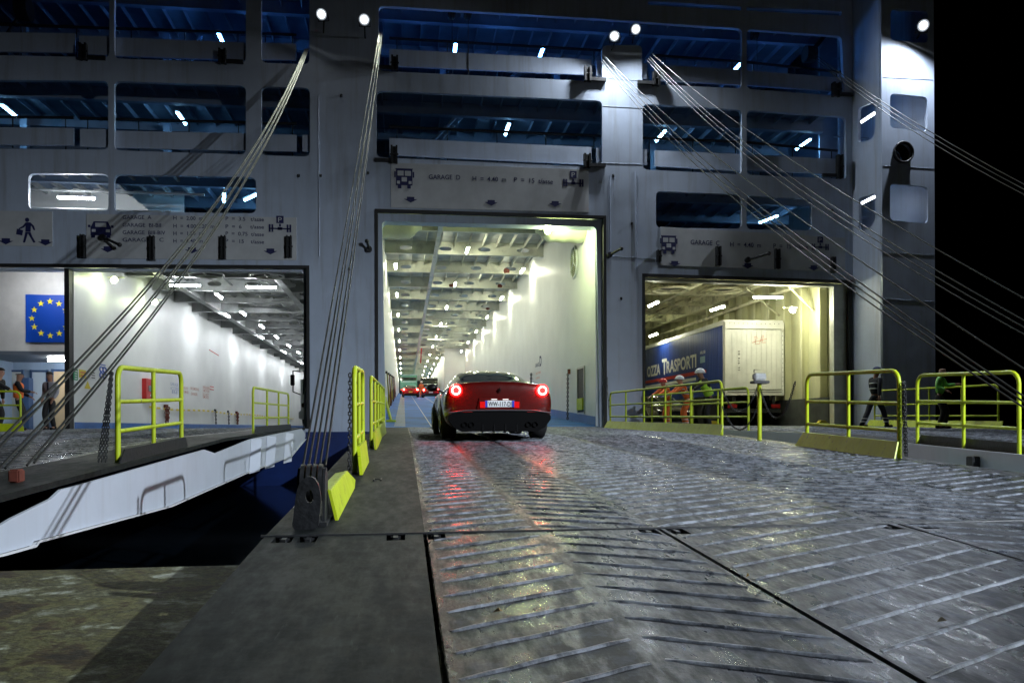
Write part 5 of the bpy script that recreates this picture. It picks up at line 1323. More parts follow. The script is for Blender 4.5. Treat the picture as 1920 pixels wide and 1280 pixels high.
for k in range(n):
    x0 = TX0 + .1 + (TX1 - TX0 - .2) * k / n; x1 = TX0 + .1 + (TX1 - TX0 - .2) * (k + 1) / n
    if k % 2 == 0: s.span(x0, x1, TY + .025, TY + .055, TZ0 + .25, TZ1 - .42)
    else: s.span(x0, x1, TY + .04, TY + .055, TZ0 + .25, TZ1 - .42)
s.build('rear_door', TW, tr)
s = MB(); s.span(TX0, TX0 + .098, TY, TY + .058, TZ0, TZ1 - .3); s.span(TX1 - .098, TX1, TY, TY + .058, TZ0, TZ1 - .3); s.span(TX0 + .1, TX1 - .1, TY, TY + .058, TZ0, TZ0 + .24); s.span(TX0, TX1, TY - .03, TY + .058, TZ1 - .38, TZ1 - .1)
s.build('rear_frame', TW, tr)
s = MB()
for k in range(12): s.sphere((TX0 + .2 + k * .195, TY - .03, TZ1 - .16), .018, 6)
for k in range(14): s.sphere((TX1 - .05, TY - .004, TZ0 + .2 + k * .19), .014, 6)
s.build('rivet', DARK, tr, ); 
s = MB(); s.span(TX0 + .1, TX1 - .1, TY - .02, TY - .002, TZ0 + .22, TZ0 + .245); s.span(TX0 + .1, TX1 - .1, TY - .02, TY - .002, TZ0 + .12, TZ0 + .14); s.build('sill_strip', DARK, tr)
s = MB(); a = onY(1388, 694, TY - .006)
for k, ch in enumerate('XA 974 BH'):
    if ch != ' ': text_mb(s, ch, (a.x, TY + .02, a.z - .02 + k * .095), (a.x, TY + .02, a.z + .05 + k * .095), (0, -1, 0), height=.09, bold=.02)
s.build('rear_lettering', BLACKP, tr)
s = MB(); a = onY(1422, 640, TY); OL = mat('logo_orange', (.6, .17, .08), .5)
def pl_(pts): s.tube([(a.x + x, TY + .018, a.z + z) for x, z in pts], .009, 4)
pl_([(-.28, -.05), (.38, .12)]); pl_([(-.05, .2), (-.17, .2), (-.2, -.17), (.12, -.17)]); pl_([(.0, .13), (-.1, .13), (-.13, -.1), (.05, -.1), (.09, .13), (0, .13)]); pl_([(.24, .26), (.16, -.04), (.34, -.04)]); pl_([(.18, .26), (.1, .0)])
s.build('rear_logo', OL, tr)
s = MB(); WL = mat('lettering_white', (.7, .7, .68), .5)
text_mb(s, 'OZZA', (TX0 - .023, 43.9, 2.70), (TX0 - .023, 41.6, 2.70), (-1, 0, 0), height=.56, bold=.03)
text_mb(s, 'T', (TX0 - .023, 41.3, 2.66), (TX0 - .023, 40.5, 2.66), (-1, 0, 0), height=.80, bold=.03)
text_mb(s, 'RASPORTI', (TX0 - .023, 40.55, 2.70), (TX0 - .023, 36.25, 2.70), (-1, 0, 0), height=.60, bold=.03)
text_mb(s, 'HUB', (TX0 - .023, 35.75, 3.22), (TX0 - .023, 35.1, 3.22), (-1, 0, 0), height=.14, bold=.02)
s.build('side_lettering', WL, tr)
s = MB(); s.span(TX0 - .026, TX0 - .022, 35.0, TY + TL, 2.34, 2.50); s.build('red_stripe', mat('stripe_red', (.45, .03, .02), .5), tr)
s = MB(); s.span(TX0 - .026, TX0 - .022, 36.3, TY + TL, 2.08, 2.22); s.build('cream_stripe', WL, tr)
s = MB(); s.span(TX0 - .026, TX0 - .022, 35.15, 35.75, 2.82, 3.1); s.build('blue_label', mat('label_lightblue', (.3, .45, .55), .5), tr)
s = MB(); s.span(TX0 + .5, TX0 + .6, TY + .3, TY + TL, .95, 1.27); s.span(TX1 - .6, TX1 - .5, TY + .3, TY + TL, .95, 1.27); s.span(TX0 + .1, TX1 - .1, TY + .1, TY + .25, .55, .72); s.span(TX0 + .35, TX0 + .45, TY + .1, TY + .25, .72, 1.27); s.span(TX1 - .45, TX1 - .35, TY + .1, TY + .25, .72, 1.27); s.build('chassis', DARK, tr)
for yy in (TY + 1.6, TY + 2.95, TY + 4.3):
    for sx in (-1, 1): s = MB(); xc_ = (TX0 + TX1) / 2 + sx * 1.05; s.tube([(xc_ - .18, yy, .52), (xc_ + .18, yy, .52)], .52, 28); s.build('wheel', TYRE, tr)
for sx in (-1, 1): MB().span((TX0 + TX1) / 2 + sx * 1.05 - .2, (TX0 + TX1) / 2 + sx * 1.05 + .2, TY + .75, TY + .77, .25, 1.1).build('mud_flap', BLACKP, tr)
for sx in (-1, 1): MB().span((TX0 + TX1) / 2 + sx * .95 - .2, (TX0 + TX1) / 2 + sx * .95 + .2, TY + .06, TY + .098, .75, .9).build('tail_lamp', mat('dull_red', (.25, .01, .01), .3), tr)
# dark car ahead, beside the trailer
s = sports_car('black car parked between the trailer and the inner pillar in the right garage', (10.6, 36, 0), pi, mat('car_black', (.01, .01, .012), .2, coat=1.0), None, PLATEW, False)
for ch in children(s):
    if ch.name.startswith('tail_lamp'):
        for c_ in children(ch): COL.objects.unlink(c_)
        COL.objects.unlink(ch)
# white truck cab just inside the left garage
tk = thing('truck', 'white truck front corner showing at the right end of the left garage', 'truck', (-2.85, 33, 0))
MB().bbox((-2.85, 34.2, 1.25), (2.3, 2.3, 1.5), .12).build('cab', WHITE, tk)
MB().bbox((-2.85, 36.6, 1.7), (2.4, 2.4, 2.4), .05).build('box_body', mat('truck_grey', (.2, .21, .22), .5), tk)
MB().bbox((-2.85, 33.0, .5), (2.4, .25, .34), .04).build('front_bumper', WHITE, tk)
MB().span(-3.9, -1.8, 33.02, 33.045, 1.3, 1.9).build('windscreen', GLASSC, tk)
for sx in (-1, 1): wheel(tk, (sx * 1.0, 1.0, .42), .42, .26, sx)
s = MB(); s.tube([(-4.0, 33.1, 1.3), (-4.25, 32.9, 1.4), (-4.25, 32.9, 2.2), (-4.0, 33.1, 2.2)], .025, 6); s.bbox((-4.27, 32.9, 1.85), (.16, .06, .42), .02); s.build('wing_mirror', BLACKP, tk)
for x in (-3.8, -1.9): MB().bbox((x, 33.0, .88), (.28, .06, .18), .02).build('headlight', CHROME, tk)

# ================================================================== wall items
def wbox(px0, py0, px1, py1, X, label, name, cat, m, th=.02, parent=None):
    a = onX(px0, py0, X); b_ = onX(px1, py1, X); sg = 1 if X < 0 else -1
    y0, y1 = sorted((a.y, b_.y)); z0, z1 = sorted((a.z, b_.z)); z0 = max(z0, .05)
    t_ = thing(name, label, cat, (X, (y0 + y1) / 2, z0)); x0, x1 = sorted((X + sg * .003, X + sg * th))
    MB().span(x0, x1, y0, y1, z0, z1).build('panel', m, t_); return t_, (x0, x1, y0, y1, z0, z1)
XW = XA0
t_, q_ = wbox(266, 709, 282, 750, XW, 'red fire hydrant box on the white wall seen through the big yellow rail', 'hydrant_box', 'fire box', RED, .18)
MB().span(q_[1] + .002, q_[1] + .012, q_[2] + .28, q_[3] - .2, q_[4] + .35, q_[5] - .28).build('glass_window', GLASSC, t_)
MB().tube([(q_[1], (q_[2] + q_[3]) / 2, q_[4] + .18), (q_[1] + .01, (q_[2] + q_[3]) / 2, q_[4] + .18)], .05, 10).build('label_mark', WHITE, t_)
GRN = mat('safety_green', (.02, .28, .12), .5); YLS = mat('safety_yellow', (.75, .6, .03), .5); BLS = mat('safety_blue', (.05, .12, .5), .5); PAP = mat('paper_white', (.75, .75, .75), .6)
def lines_on(t_, q_, m, n=4):
    s = MB(); sg = 1 if q_[0] < 0 else -1; x = q_[1] + .003 if sg > 0 else q_[0] - .003
    for k in range(n):
        z = q_[4] + (q_[5] - q_[4]) * (k + .7) / (n + .6); s.box((x, (q_[2] + q_[3]) / 2, z), (.003, (q_[3] - q_[2]) * random.uniform(.5, .8), (q_[5] - q_[4]) * .35 / n))
    s.build('text_lines', m, t_)
t_, q_ = wbox(137, 691, 145, 713, XW, 'green safety notice beside the left garage post', 'wall_notice', 'notice', GRN); lines_on(t_, q_, PAP)
t_, q_ = wbox(148, 692, 160, 709, XW, 'yellow notice on the white wall next to the green one', 'wall_notice', 'notice', YLS); lines_on(t_, q_, OR, 2)
t_, q_ = wbox(168, 694, 179, 712, XW, 'white paper notice on the white wall right of the yellow one', 'wall_notice', 'notice', PAP); lines_on(t_, q_, DARK, 3)
t_, q_ = wbox(185, 680, 198, 712, XW, 'white notice with blue round safety symbols on the white wall', 'wall_notice', 'notice', PAP)
s = MB()
for a_, b_ in ((.27, .25), (.73, .25), (.27, .62), (.73, .62)):
    y_ = q_[2] + (q_[3] - q_[2]) * a_; z_ = q_[4] + (q_[5] - q_[4]) * b_; s.tube([(q_[1] + .003 + .001, y_ + .16 * cos(k * pi / 8), z_ + .09 * sin(k * pi / 8)) for k in range(17)], .03, 5)
s.box((q_[1] + .004, (q_[2] + q_[3]) / 2, q_[5] - .05), (.004, (q_[3] - q_[2]) * .8, .04)); s.build('symbols', BLS, t_)
p = onX(164, 722, XW); t_ = thing('warning_triangle', 'small yellow triangle sticker low on the white wall', 'sign', p); s = MB(); s.prism([(-.28, -.12), (.28, -.12), (0, .14)], (XW + .004, p.y, p.z), (0, 1, 0), (0, 0, 1), (1, 0, 0), .01); s.build('face', YLS, t_)
FR = mat('faded_red', (.55, .28, .22), .5); FB = mat('faded_blue', (.35, .40, .55), .5)
def wtext(rows, m, X, name='wall_lettering'):
    s = MB()
    for (txt, px0, px1, py, h) in rows:
        a = onX(px0, py, X); b_ = onX(px1, py, X)
        if X < 0: text_mb(s, txt, (X + .008, a.y, a.z), (X + .008, b_.y, a.z), (1, 0, 0), height=h, bold=.01)
    return s.build(name, m, ferry)
wtext([('GARAGE', 319, 334, 722, .16), ('ACCESSO', 319, 335, 730, .16), ('BI', 322, 332, 737, .16)], FB, XW + .0)
wtext([('VIETATO', 343, 352, 729, .13), ('FUMARE', 343, 353, 736, .13), ('NO SMOKING', 357, 373, 730, .15), ('DANGER', 358, 370, 740, .15), ('SPEGNERE', 380, 393, 728, .15), ('I MOTORI', 380, 392, 734, .15), ('DO NOT', 380, 391, 741, .15), ('SMOKE', 380, 391, 746, .15)], FR, XW)
s = MB()
for px in (397,):
    for py in (725, 730): p = onX(px, py, XW); s.box((XW + .01, p.y, p.z), (.01, .9, .05))
p = onX(401, 661, XW); s.box((XW + .01, p.y, p.z), (.012, 2.4, .05), Matrix.Rotation(-.05, 3, 'X')); s.build('red_mark', RED, ferry)
# caution tape with chains
tp_ = thing('caution_tape', 'yellow and white tape strung low along the white wall of the left garage', 'tape', (XW + .1, 37, .9))
s = MB(); s2 = MB(); y = 37.2; k = 0
while y < 84:
    z = .92 - .04 * math.sin((y - 37) * .45); (s if k % 2 == 0 else s2).box((XW + .1, y, z), (.01, .5, .09)); y += .52; k += 1
s.build('yellow_blocks', YLS, tp_); s2.build('pale_blocks', PAP, tp_)
for px, w, lab in ((313, .14, 'thick rusty bundle of lashing chains hanging first on the tape'), (405, .05, 'thin dark lashing chain hanging second on the tape'), (429, .03, 'single thin chain hanging third on the tape'), (445, .13, 'rusty bundle of lashing chains hanging fourth on the tape')):
    p = onX(px, 765, XW + .14); t_ = thing('lashing_chain', lab, 'chain', (XW + .14, p.y, .95)); s = MB()
    for q in range(1 if w < .06 else 4): chain_mb(s, [(XW + .14 + .03 * (q % 2), p.y + (q - 1.5) * w, .98), (XW + .15, p.y + (q - 1.5) * w * .8, .25 + .08 * (q % 2))], .13, .022)
    s.build('links', RUSTY if w > .1 else DARK, t_)
    MB().box((XW + .1, p.y, 1.02), (.08, w * 2.5 + .12, .14)).build('hook', RUSTY if w > .1 else DARK, t_)
# chains and lashings in the middle garage
p = onX(1065, 700, XD1 - .12); t_ = thing('lashing_chain', 'long chain hanging on the right wall of the middle garage beside the locker', 'chain', (XD1 - .12, p.y, p.z)); s = MB()
for dy in (0, .05): chain_mb(s, [(XD1 - .12, p.y + dy, p.z), (XD1 - .14, p.y + dy, .30)], .12, .016)
s.build('links', DARK, t_); MB().box((XD1 - .08, p.y, p.z + .08), (.1, .12, .2)).build('hook', RUSTY, t_)
p = onX(996, 700, XD1 - .12); t_ = thing('lashing_chain', 'short chain hook on the right wall of the middle garage just above the red car', 'chain', (XD1 - .12, p.y, p.z)); s = MB(); chain_mb(s, [(XD1 - .12, p.y, p.z), (XD1 - .14, p.y, p.z - 1.2)], .14, .03); s.build('links', DARK, t_)
for k, (yy, m) in enumerate(((40, YLS), (46, RUSTY), (52, YLS), (58, DARK), (64, RUSTY), (71, DARK))):
    z = dz(yy); t_ = thing('lashing_bundle', ('yellow', 'rusty', 'yellow', 'dark', 'rusty', 'dark')[k] + ' lashing straps on the left wall of the middle garage, ' + ('nearest the door', 'second from the door', 'third from the door', 'fourth from the door', 'fifth from the door', 'farthest from the door')[k], 'straps', (XD0 + .1, yy, z + 1.9)); s = MB()
    for q in range(7):
        a_ = random.uniform(-.8, .8); s.tube([(XD0 + .08, yy, z + 2.0), (XD0 + .14, yy + a_ * .5, z + 1.2), (XD0 + .1 + .1 * random.random(), yy + a_, z + random.uniform(.3, .7))], .03, 5)
    s.build('straps', mat('strap_olive', (.25, .22, .03), .7) if m is YLS else m, t_); MB().box((XD0 + .05, yy, z + 2.05), (.1, .3, .1)).build('hook', DARK, t_)
pa, pb = onY(724, 748, 38), onY(733, 796, 33)
t_ = thing('barrier_bar', 'yellow striped bar leaning on the left wall inside the tall door', 'bar', (pb.x, pb.y, dz(pb.y)))
s = MB(); s.tube([(pb.x, pb.y, dz(pb.y) + .05), (XD0 + .08, pa.y - 2.5, pa.z)], .06, 8); s.build('bar', YEL, t_); MB().bbox((pb.x, pb.y, dz(pb.y) + .04), (.4, .3, .08), .02).build('foot', YEL, t_)
# control box on the single post
z = ramp_z(yq) + 1.04
bx = thing('control_box', 'white control box with a black hood on top of the single yellow post', 'control box', (6.45, yq, z))
MB().bbox((6.45, yq, z + .11), (.22, .14, .13), .02).build('case', mat('case_grey', (.42, .43, .42), .45, var=.3, vscale=12), bx); MB().bbox((6.45, yq - .02, z + .01), (.3, .2, .05), .01).build('tray', DARK, bx)
s = MB(); s.tube([(6.35, yq, z + .19), (6.35, yq, z + .24), (6.55, yq, z + .24), (6.55, yq, z + .19)], .01, 6); s.build('handle', DARK, bx)
# switch cabinet and yellow hose by the right door
p = onY(1563, 752, YF + .9); t_ = thing('power_socket', 'black power socket box on the ledge beside the right garage door', 'socket', (p.x, p.y, p.z)); MB().bbox((p.x, p.y, p.z), (.2, .15, .5), .02).build('case', BLACKP, t_); MB().cyl((p.x - .02, p.y - .08, p.z + .12), (p.x - .02, p.y - .1, p.z + .12), .06, 12).build('dial', PAP, t_)
p = onY(1545, 798, YF + .2); t_ = thing('wheel_chock', 'yellow wheel chock lying on the sill of the right garage door', 'chock', (p.x, p.y, 0)); s = MB(); s.prism([(-.3, 0.003), (.3, .003), (.05, .2), (-.1, .2)], (p.x, p.y, 0), (1, 0, 0), (0, 0, 1), (0, 1, 0), .2); s.build('wedge', YLS, t_)
p = onY(1462, 798, YF + 1.2); t_ = thing('wheel_chock', 'yellow wheel chock on the deck under the trailer rear', 'chock', (12.2, YF + 2.5, 0)); s = MB(); s.prism([(-.3, 0.003), (.3, .003), (.05, .2), (-.1, .2)], (12.2, YF + 2.5, 0), (1, 0, 0), (0, 0, 1), (0, 1, 0), .2); s.build('wedge', YLS, t_)
# litter on the flap
for px, py, lab, c_ in ((934, 1147, 'dry brown leaf lying on the near ramp flap', (.25, .15, .06)), (1766, 1165, 'curled pale leaf lying on the near right ramp flap', (.2, .17, .11)), (1402, 1081, 'orange cigarette end lying by the seam of the near flap', (.6, .3, .05))):
    r = ray(px, py); k = 3.0
    for _ in range(40): k = (ramp_z(r.y * k) + .01) / r.z
    p = r * k; t_ = MB(); w = .022 if 'leaf' in lab else .008
    t_.add([(p.x - w, p.y, p.z), (p.x, p.y + w * .7, p.z + .012), (p.x + w * .9, p.y + w * .2, p.z + .004), (p.x + w * .3, p.y - w, p.z + .01), (p.x, p.y, p.z + .02)], [(0, 4, 1), (1, 4, 2), (2, 4, 3), (3, 4, 0)])
    o = t_.build('dry_leaf' if 'leaf' in lab else 'cigarette_end', mat('litter_%d' % px, c_, .8), None, fix=False); tag(o, lab, 'litter'); rebase(o, p)

# ================================================================== people
def skinmesh(nodes, edges, name, root=0, sub=2):
    me = bpy.data.meshes.new(name); me.from_pydata([n[0] for n in nodes], edges, [])
    o = bpy.data.objects.new(name, me); COL.objects.link(o)
    sk = o.modifiers.new('sk', 'SKIN'); sk.use_smooth_shade = True; sk.branch_smoothing = .6
    if not me.skin_vertices:
        bm = bmesh.new(); bm.from_mesh(me); bm.verts.layers.skin.verify(); bm.to_mesh(me); bm.free()
    for i, n in enumerate(nodes):
        r = n[1]; d = me.skin_vertices[0].data[i]; d.radius = r if isinstance(r, tuple) else (r, r); d.use_root = (i == root)
    ss = o.modifiers.new('ss', 'SUBSURF'); ss.levels = sub; ss.render_levels = sub
    bpy.context.view_layer.update(); m2 = mesh_from(o, name); COL.objects.unlink(o); return m2
def ik(a, c, l1, l2, bend):
    a, c = Vector(a), Vector(c); d = c - a; L = min(d.length, (l1 + l2) * .995)
    dn = d.normalized(); c = a + dn * L; x = (l1 * l1 - l2 * l2 + L * L) / (2 * L); h_ = sqrt(max(0, l1 * l1 - x * x))
    bd = Vector(bend); bd = bd - dn * bd.dot(dn); bd.normalize(); return a + dn * x + bd * h_, c
SKIN_ = {'light': mat('skin_light', (.50, .27, .19), .5), 'tan': mat('skin_tan', (.33, .17, .11), .5)}
HAIRM = mat('hair_dark', (.02, .015, .012), .6); EYEM = mat('eye_dark', (.01, .01, .01), .3)
def person(label, loc, rz, h=1.75, lean=0.0, side=0.0, feet=((.11, .0), (-.11, .0)), hands=((.24, .08, .82), (-.24, .08, .82)), top=None, trousers=None, sleeves=None, vest=None, helmet=None, cap=None, hair='short', bands=None, skin='light', shoes=None, head_turn=0.0, head_drop=0.0, extra=None, group=None):
    t_ = thing('person', label, 'person', loc, rz, group); k = h / 1.75
    V = lambda x, y, z: Vector((x * k, y * k, z * k))
    pel = V(side * .3, -lean * .25, .94); spine = V(side * .6, lean * .25 - lean * .1, 1.12); chest = V(side, lean * .7, 1.30); neck = V(side, lean * .95 + .01, 1.46); hb = V(side, lean * 1.05 + .02, 1.52 - head_drop * .3)
    hf = Vector((sin(head_turn), cos(head_turn), 0)); hm = hb + V(0, .015, .075) + hf * .01 * k - Vector((0, 0, head_drop * .1)); ht = hm + V(0, -.005, .085) + hf * head_drop * .2
    N = [(pel, (.135 * k, .105 * k)), (spine, (.125 * k, .095 * k)), (chest, (.155 * k, .105 * k)), (neck, .066 * k), (hb, (.072 * k, .080 * k)), (hm, (.090 * k, .105 * k)), (ht, (.078 * k, .090 * k))]
    E = [(0, 1), (1, 2), (2, 3), (3, 4), (4, 5), (5, 6)]
    arm = {}; leg = {}
    for i, sx in enumerate((1, -1)):
        sh = V(side + sx * .175, lean * .8, 1.405); hd = V(*hands[i]); el, wr = ik(sh, hd, .285 * k, .255 * k, (sx * .35, -.8, -.5)); fwd = (wr - el).normalized()
        b_ = len(N); N += [(sh, .058 * k), (el, .043 * k), (wr, .027 * k), (wr + fwd * .05 * k, (.036 * k, .017 * k)), (wr + fwd * .09 * k, (.036 * k, .014 * k))]; E += [(2, b_), (b_, b_ + 1), (b_ + 1, b_ + 2), (b_ + 2, b_ + 3), (b_ + 3, b_ + 4)]; arm[sx] = (sh, el, wr, fwd)
        hp = pel + V(sx * .095, 0, -.06); ft = V(feet[i][0], feet[i][1], .075 + (feet[i][2] if len(feet[i]) > 2 else 0)); kn, an = ik(hp, ft, .43 * k, .42 * k, (0, 1, 0))
        b_ = len(N); N += [(hp, .088 * k), (kn, .06 * k), (an, .04 * k), (an + V(0, .13, -.035), (.042 * k, .03 * k))]; E += [(0, b_), (b_, b_ + 1), (b_ + 1, b_ + 2), (b_ + 2, b_ + 3)]; leg[sx] = (hp, kn, an)
    N = [(q_[0], (tuple(v_ * .72 for v_ in q_[1]) if isinstance(q_[1], tuple) else q_[1] * .72) if (i_ < 3 or q_[0].z > .14 * k and i_ > 6 and (q_[1] if not isinstance(q_[1], tuple) else 0) > .039 * k) else q_[1]) for i_, q_ in enumerate(N)]
    me = skinmesh(N, E, 'body'); s = MB(); s.add([v.co for v in me.vertices], [list(p.vertices) for p in me.polygons], 0, True)
    # face: nose, ears, eyes, mouth; fingers
    fc = hm + hf * .088 * k; rt = Vector((hf.y, -hf.x, 0))
    s.sphere(fc + Vector((0, 0, -.012 * k)) + hf * .008, .016 * k, 8, (1, 1, 1.5))
    for sx in (-1, 1):
        s.sphere(hm + rt * sx * .078 * k + Vector((0, 0, -.01)), .026 * k, 8, (.45, .8, 1.2)); s.sphere(fc + rt * sx * .03 * k + Vector((0, 0, .018 * k)) - hf * .008, .009 * k, 6, mi=1)
        s.sphere(fc + rt * sx * .03 * k + Vector((0, 0, .036 * k)) - hf * .006, .014 * k, 6, (1.3, .6, .4), mi=1)
    s.box(fc + Vector((0, 0, -.048 * k)) - hf * .004, (.04 * k, .012, .008), None, 2)
    for sx in (1, -1):
        sh, el, wr, fwd = arm[sx]; pal = wr + fwd * .085 * k; side_v = fwd.cross(Vector((0, 0, 1)))
        if side_v.length < .2: side_v = Vector((0, 1, 0))
        side_v.normalize(); dn = Vector((0, 0, -1)) if abs(fwd.z) < .8 else Vector((0, 1, 0)) * -.2 + Vector((-sx * 1, 0, 0))
        for f_ in range(4):
            b0 = pal + side_v * (f_ - 1.5) * .018 * k; L = (.062, .072, .068, .052)[f_] * k
            s.tube([b0 - fwd * .02, b0 + fwd * L * .45 + dn * .006, b0 + fwd * L * .8 + dn * .022, b0 + fwd * L * .9 + dn * .04], [.009 * k, .0085 * k, .008 * k, .006 * k], 6)
        b0 = wr + fwd * .035 * k + side_v * .028 * k; s.tube([b0, b0 + side_v * .024 + fwd * .02 + dn * .008, b0 + side_v * .026 + fwd * .048 + dn * .018], [.011 * k, .010 * k, .007 * k], 6)
    s.build('body', [SKIN_[skin], EYEM, mat('lips', (.3, .1, .08), .5)], t_, world=False)
    def cloth(nm, idx_nodes, idx_edges, m, sub=2, root=0):
        me = skinmesh(idx_nodes, idx_edges, nm, root, sub); c = MB(); c.add([v.co for v in me.vertices], [list(p.vertices) for p in me.polygons], 0, True); return c.build(nm, m, t_, world=False)
    g = .016 * k
    TN = [(pel + V(0, 0, .06), (.142 * k, .112 * k)), (pel - V(0, 0, .02), (.150 * k, .118 * k))]; TE = [(0, 1)]
    for sx in (1, -1):
        hp, kn, an = leg[sx]; b_ = len(TN); TN += [(hp - V(0, 0, .03), .098 * k), (kn, .080 * k), (an + V(0, 0, .0), .068 * k)]; TE += [(1, b_), (b_, b_ + 1), (b_ + 1, b_ + 2)]
    tz = cloth('trousers', TN, TE, trousers, root=1)
    JN = [(pel + V(0, 0, -.02), (.155 * k, .125 * k)), (spine, (.168 * k, .135 * k)), (chest, (.195 * k, .140 * k)), (chest + (neck - chest) * .75, (.100 * k, .085 * k))]; JE = [(0, 1), (1, 2), (2, 3)]
    for sx in (1, -1):
        sh, el, wr, fwd = arm[sx]; b_ = len(JN); JN += [(sh, .084 * k), (el, .064 * k), (wr - fwd * .01, .046 * k)]; JE += [(2, b_), (b_, b_ + 1), (b_ + 1, b_ + 2)]
    cloth('jacket' if sleeves is None else 'shirt', JN, JE, sleeves or top, root=2)
    if vest: cloth('vest', [(pel + V(0, 0, -.0), (.168 * k, .138 * k)), (spine, (.178 * k, .145 * k)), (chest, (.212 * k, .165 * k)), (chest + V(0, lean * .15, .12), (.17 * k, .115 * k))], [(0, 1), (1, 2), (2, 3)], vest, root=1)
    if bands:
        c = MB(); B1, B2, rx, ry = spine, chest - V(0, 0, .03), (.185 if vest else .168) * k, (.152 if vest else .135) * k
        for cpt in (B1, B2): c.tube([cpt + Vector((rx * cos(a * pi / 12), ry * sin(a * pi / 12), 0)) for a in range(25)], .018 * k, 6)
        c.build('reflective_band', bands, t_, world=False)
        c = MB()
        for sx in (1, -1):
            hp, kn, an = leg[sx]
            for f_ in (.55, .8): q_ = kn.lerp(an, f_); c.tube([q_ + Vector((.068 * k * cos(a * pi / 8), .068 * k * sin(a * pi / 8), 0)) for a in range(17)], .016 * k, 6)
        c.build('reflective_band', bands, t_, world=False)
    for sx in (1, -1):
        hp, kn, an = leg[sx]; c = MB(); z0 = an.z - .06 * k
        c.bbox((an.x, an.y + .055 * k, z0 + .02 * k), (.095 * k, .27 * k, .065 * k), .02); c.bbox((an.x, an.y - .01, z0 + .06 * k), (.09 * k, .12 * k, .09 * k), .02); c.build('shoe', shoes or BLACKP, t_, world=False)
    hd = hm + Vector((0, 0, .035 * k)); R3 = Matrix.Rotation(-head_turn, 3, 'Z')
    def dome(nm, m, r, zcut, zs=1.0, brim=0.0, parent=t_, off=0.0):
        bm = bmesh.new(); bmesh.ops.create_uvsphere(bm, u_segments=20, v_segments=12, radius=r * 1.1)
        bmesh.ops.delete(bm, geom=[v for v in bm.verts if v.co.z < zcut * r], context='VERTS')
        for v in bm.verts: v.co = Vector((v.co.x * .9, v.co.y * 1.1 + off, v.co.z * zs))
        c = MB(); c.bm(bm, Matrix.Translation(hd) @ R3.to_4x4(), 0, True)
        if brim: c.prism([(brim * .9 * .95 * cos(a) * r, r * .7 + brim * r * .75 * sin(a)) for a in [i * pi / 8 for i in range(9)]], hd + Vector((0, 0, zcut * r * zs + .003)), R3 @ Vector((1, 0, 0)), R3 @ Vector((0, 1, 0)), Vector((0, 0, 1)), .008)
        return c.build(nm, m, parent, world=False)
    if helmet: dome('helmet', helmet, .135 * k, .0, 1.0, .9)
    elif cap: dome('cap', cap, .112 * k, .05, .95, 1.25)
    if hair == 'short' and not helmet and not cap: dome('hair', HAIRM, .105 * k, .12, 1.0, off=-.012)
    if hair == 'balding': dome('hair', HAIRM, .098 * k, -.25, .35, off=-.016)
    if extra: extra(t_, k, dict(chest=chest, pel=pel, neck=neck, hm=hm))
    return t_
ORC = mat('hi_vis_orange', (1.0, .20, .03), .6, var=.25, vscale=9, bump=.5, bscale=14, bdist=.03); LIM = mat('hi_vis_lime', (.55, .95, .06), .6, var=.3, vscale=8, bump=.5, bscale=14, bdist=.03); GRJ = mat('green_jacket', (.22, .72, .12), .5, var=.35, vscale=7, bump=.5, bscale=12, bdist=.03)
NAVYC = mat('navy_cloth', (.012, .014, .028), .7, bump=.4, bscale=14); BLKC = mat('black_cloth', (.01, .01, .012), .75, bump=.4, bscale=14); SHIRT = mat('grey_shirt', (.30, .30, .33), .65, bump=.4, bscale=12)
REF = mat('reflective_silver', (.6, .62, .6), .35); HW = mat('helmet_white', (.75, .75, .75), .3); HR_ = mat('helmet_red', (.55, .03, .03), .3)
def on_ramp(x, y): return (x, y, ramp_z(y) if y < YF else 0)
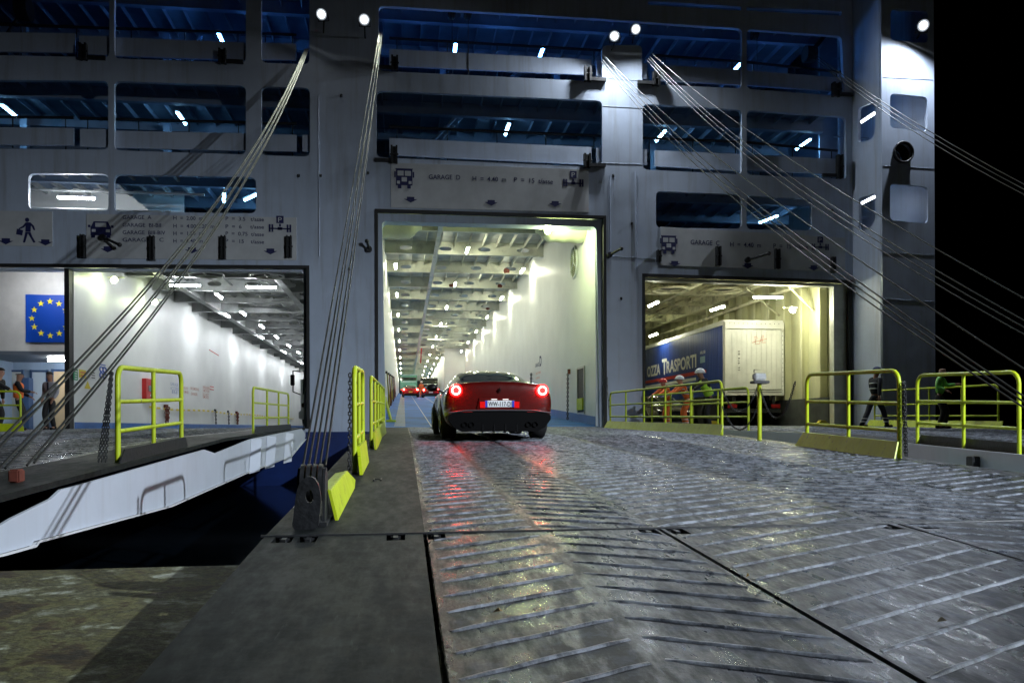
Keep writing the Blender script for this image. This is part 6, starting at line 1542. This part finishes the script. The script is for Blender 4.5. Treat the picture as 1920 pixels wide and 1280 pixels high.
# left walkway
person('man in an orange vest facing right behind the left walkway rail', (-11.45, 26.5, ramp_z(26.5)), -pi / 2 + .2, 1.78, hands=((.2, .38, 1.12), (-.22, .25, 1.0)), sleeves=BLKC, vest=ORC, trousers=BLKC, bands=None, skin='tan', hair='balding')
person('man in a grey shirt with a dark tie standing beside the walkway rail', (-10.75, 27.0, ramp_z(27)), pi - .15, 1.79, hands=((.2, .05, .95), (-.16, .12, .92)), top=SHIRT, trousers=BLKC, skin='tan',
       extra=lambda t_, k, J: MB().prism([(-.03, -.28), (.03, -.28), (.018, .12), (-.018, .12)], Vector((J['chest'].x, J['chest'].y + .128 * k, J['chest'].z)), (1, 0, 0), (0, 0, 1), (0, 1, 0), .008).build('tie', NAVYC, t_, world=False))
hp_ = onY(20, 727, 24.25)
px_ = hp_.x - .62
person('man mostly outside the left picture edge with his hand on the walkway rail', (px_, 24.75, ramp_z(24.7)), -pi / 2 - .25, 1.78, hands=((.12, .56, 1.12), (-.22, .05, .85)), lean=.12, top=BLKC, trousers=BLKC)
# helmeted workers on the right ramp
person('worker in orange with a red helmet leaning on the rail', on_ramp(9.25, 28.2), pi / 2 + .25, 1.70, lean=.16, hands=((.2, .62, 1.08), (-.25, .62, 1.08)), top=ORC, trousers=ORC, bands=REF, helmet=HR_, head_drop=.08, group='helmeted workers leaning on the rail')
person('worker in orange with a white helmet leaning on the rail', on_ramp(9.25, 26.3), pi / 2, 1.72, lean=.18, hands=((.16, .62, 1.08), (-.16, .62, 1.08)), top=ORC, trousers=ORC, bands=REF, helmet=HW, head_drop=.08, group='helmeted workers leaning on the rail')
person('worker in a lime vest, black sleeves and white helmet leaning on the rail', on_ramp(9.2, 24.2), pi / 2 + .15, 1.84, lean=.2, hands=((.16, .64, 1.06), (-.2, .6, 1.08)), sleeves=BLKC, vest=LIM, trousers=BLKC, helmet=HW, head_drop=.1, skin='tan', group='helmeted workers leaning on the rail')
person('man in navy clothes and a blue cap striding along the right ramp', on_ramp(13.55, 22.4), -pi / 2 + .25, 1.80, lean=.03, feet=((.1, .36), (-.1, -.38, .03)), hands=((.28, -.12, .86), (-.26, .22, .90)), top=NAVYC, trousers=NAVYC, cap=mat('cap_blue', (.015, .03, .16), .6), bands=REF, skin='tan')
person('bald man in a shiny green jacket standing by the far rail of the right ramp', on_ramp(15.1, 21.7), pi + .75, 1.78, feet=((.16, .0), (-.14, .08)), hands=((.30, .22, 1.05), (-.38, .34, 1.24)), lean=.03, top=GRJ, trousers=BLKC, hair=None, skin='tan', head_turn=.5)
p = onY(790, 735, 92.5)
person('tiny worker in orange trousers standing between the two far red cars', (p.x, 92.5, dz(92.5)), pi, 1.8, sleeves=ORC, vest=ORC, trousers=ORC, bands=REF, helmet=HW)
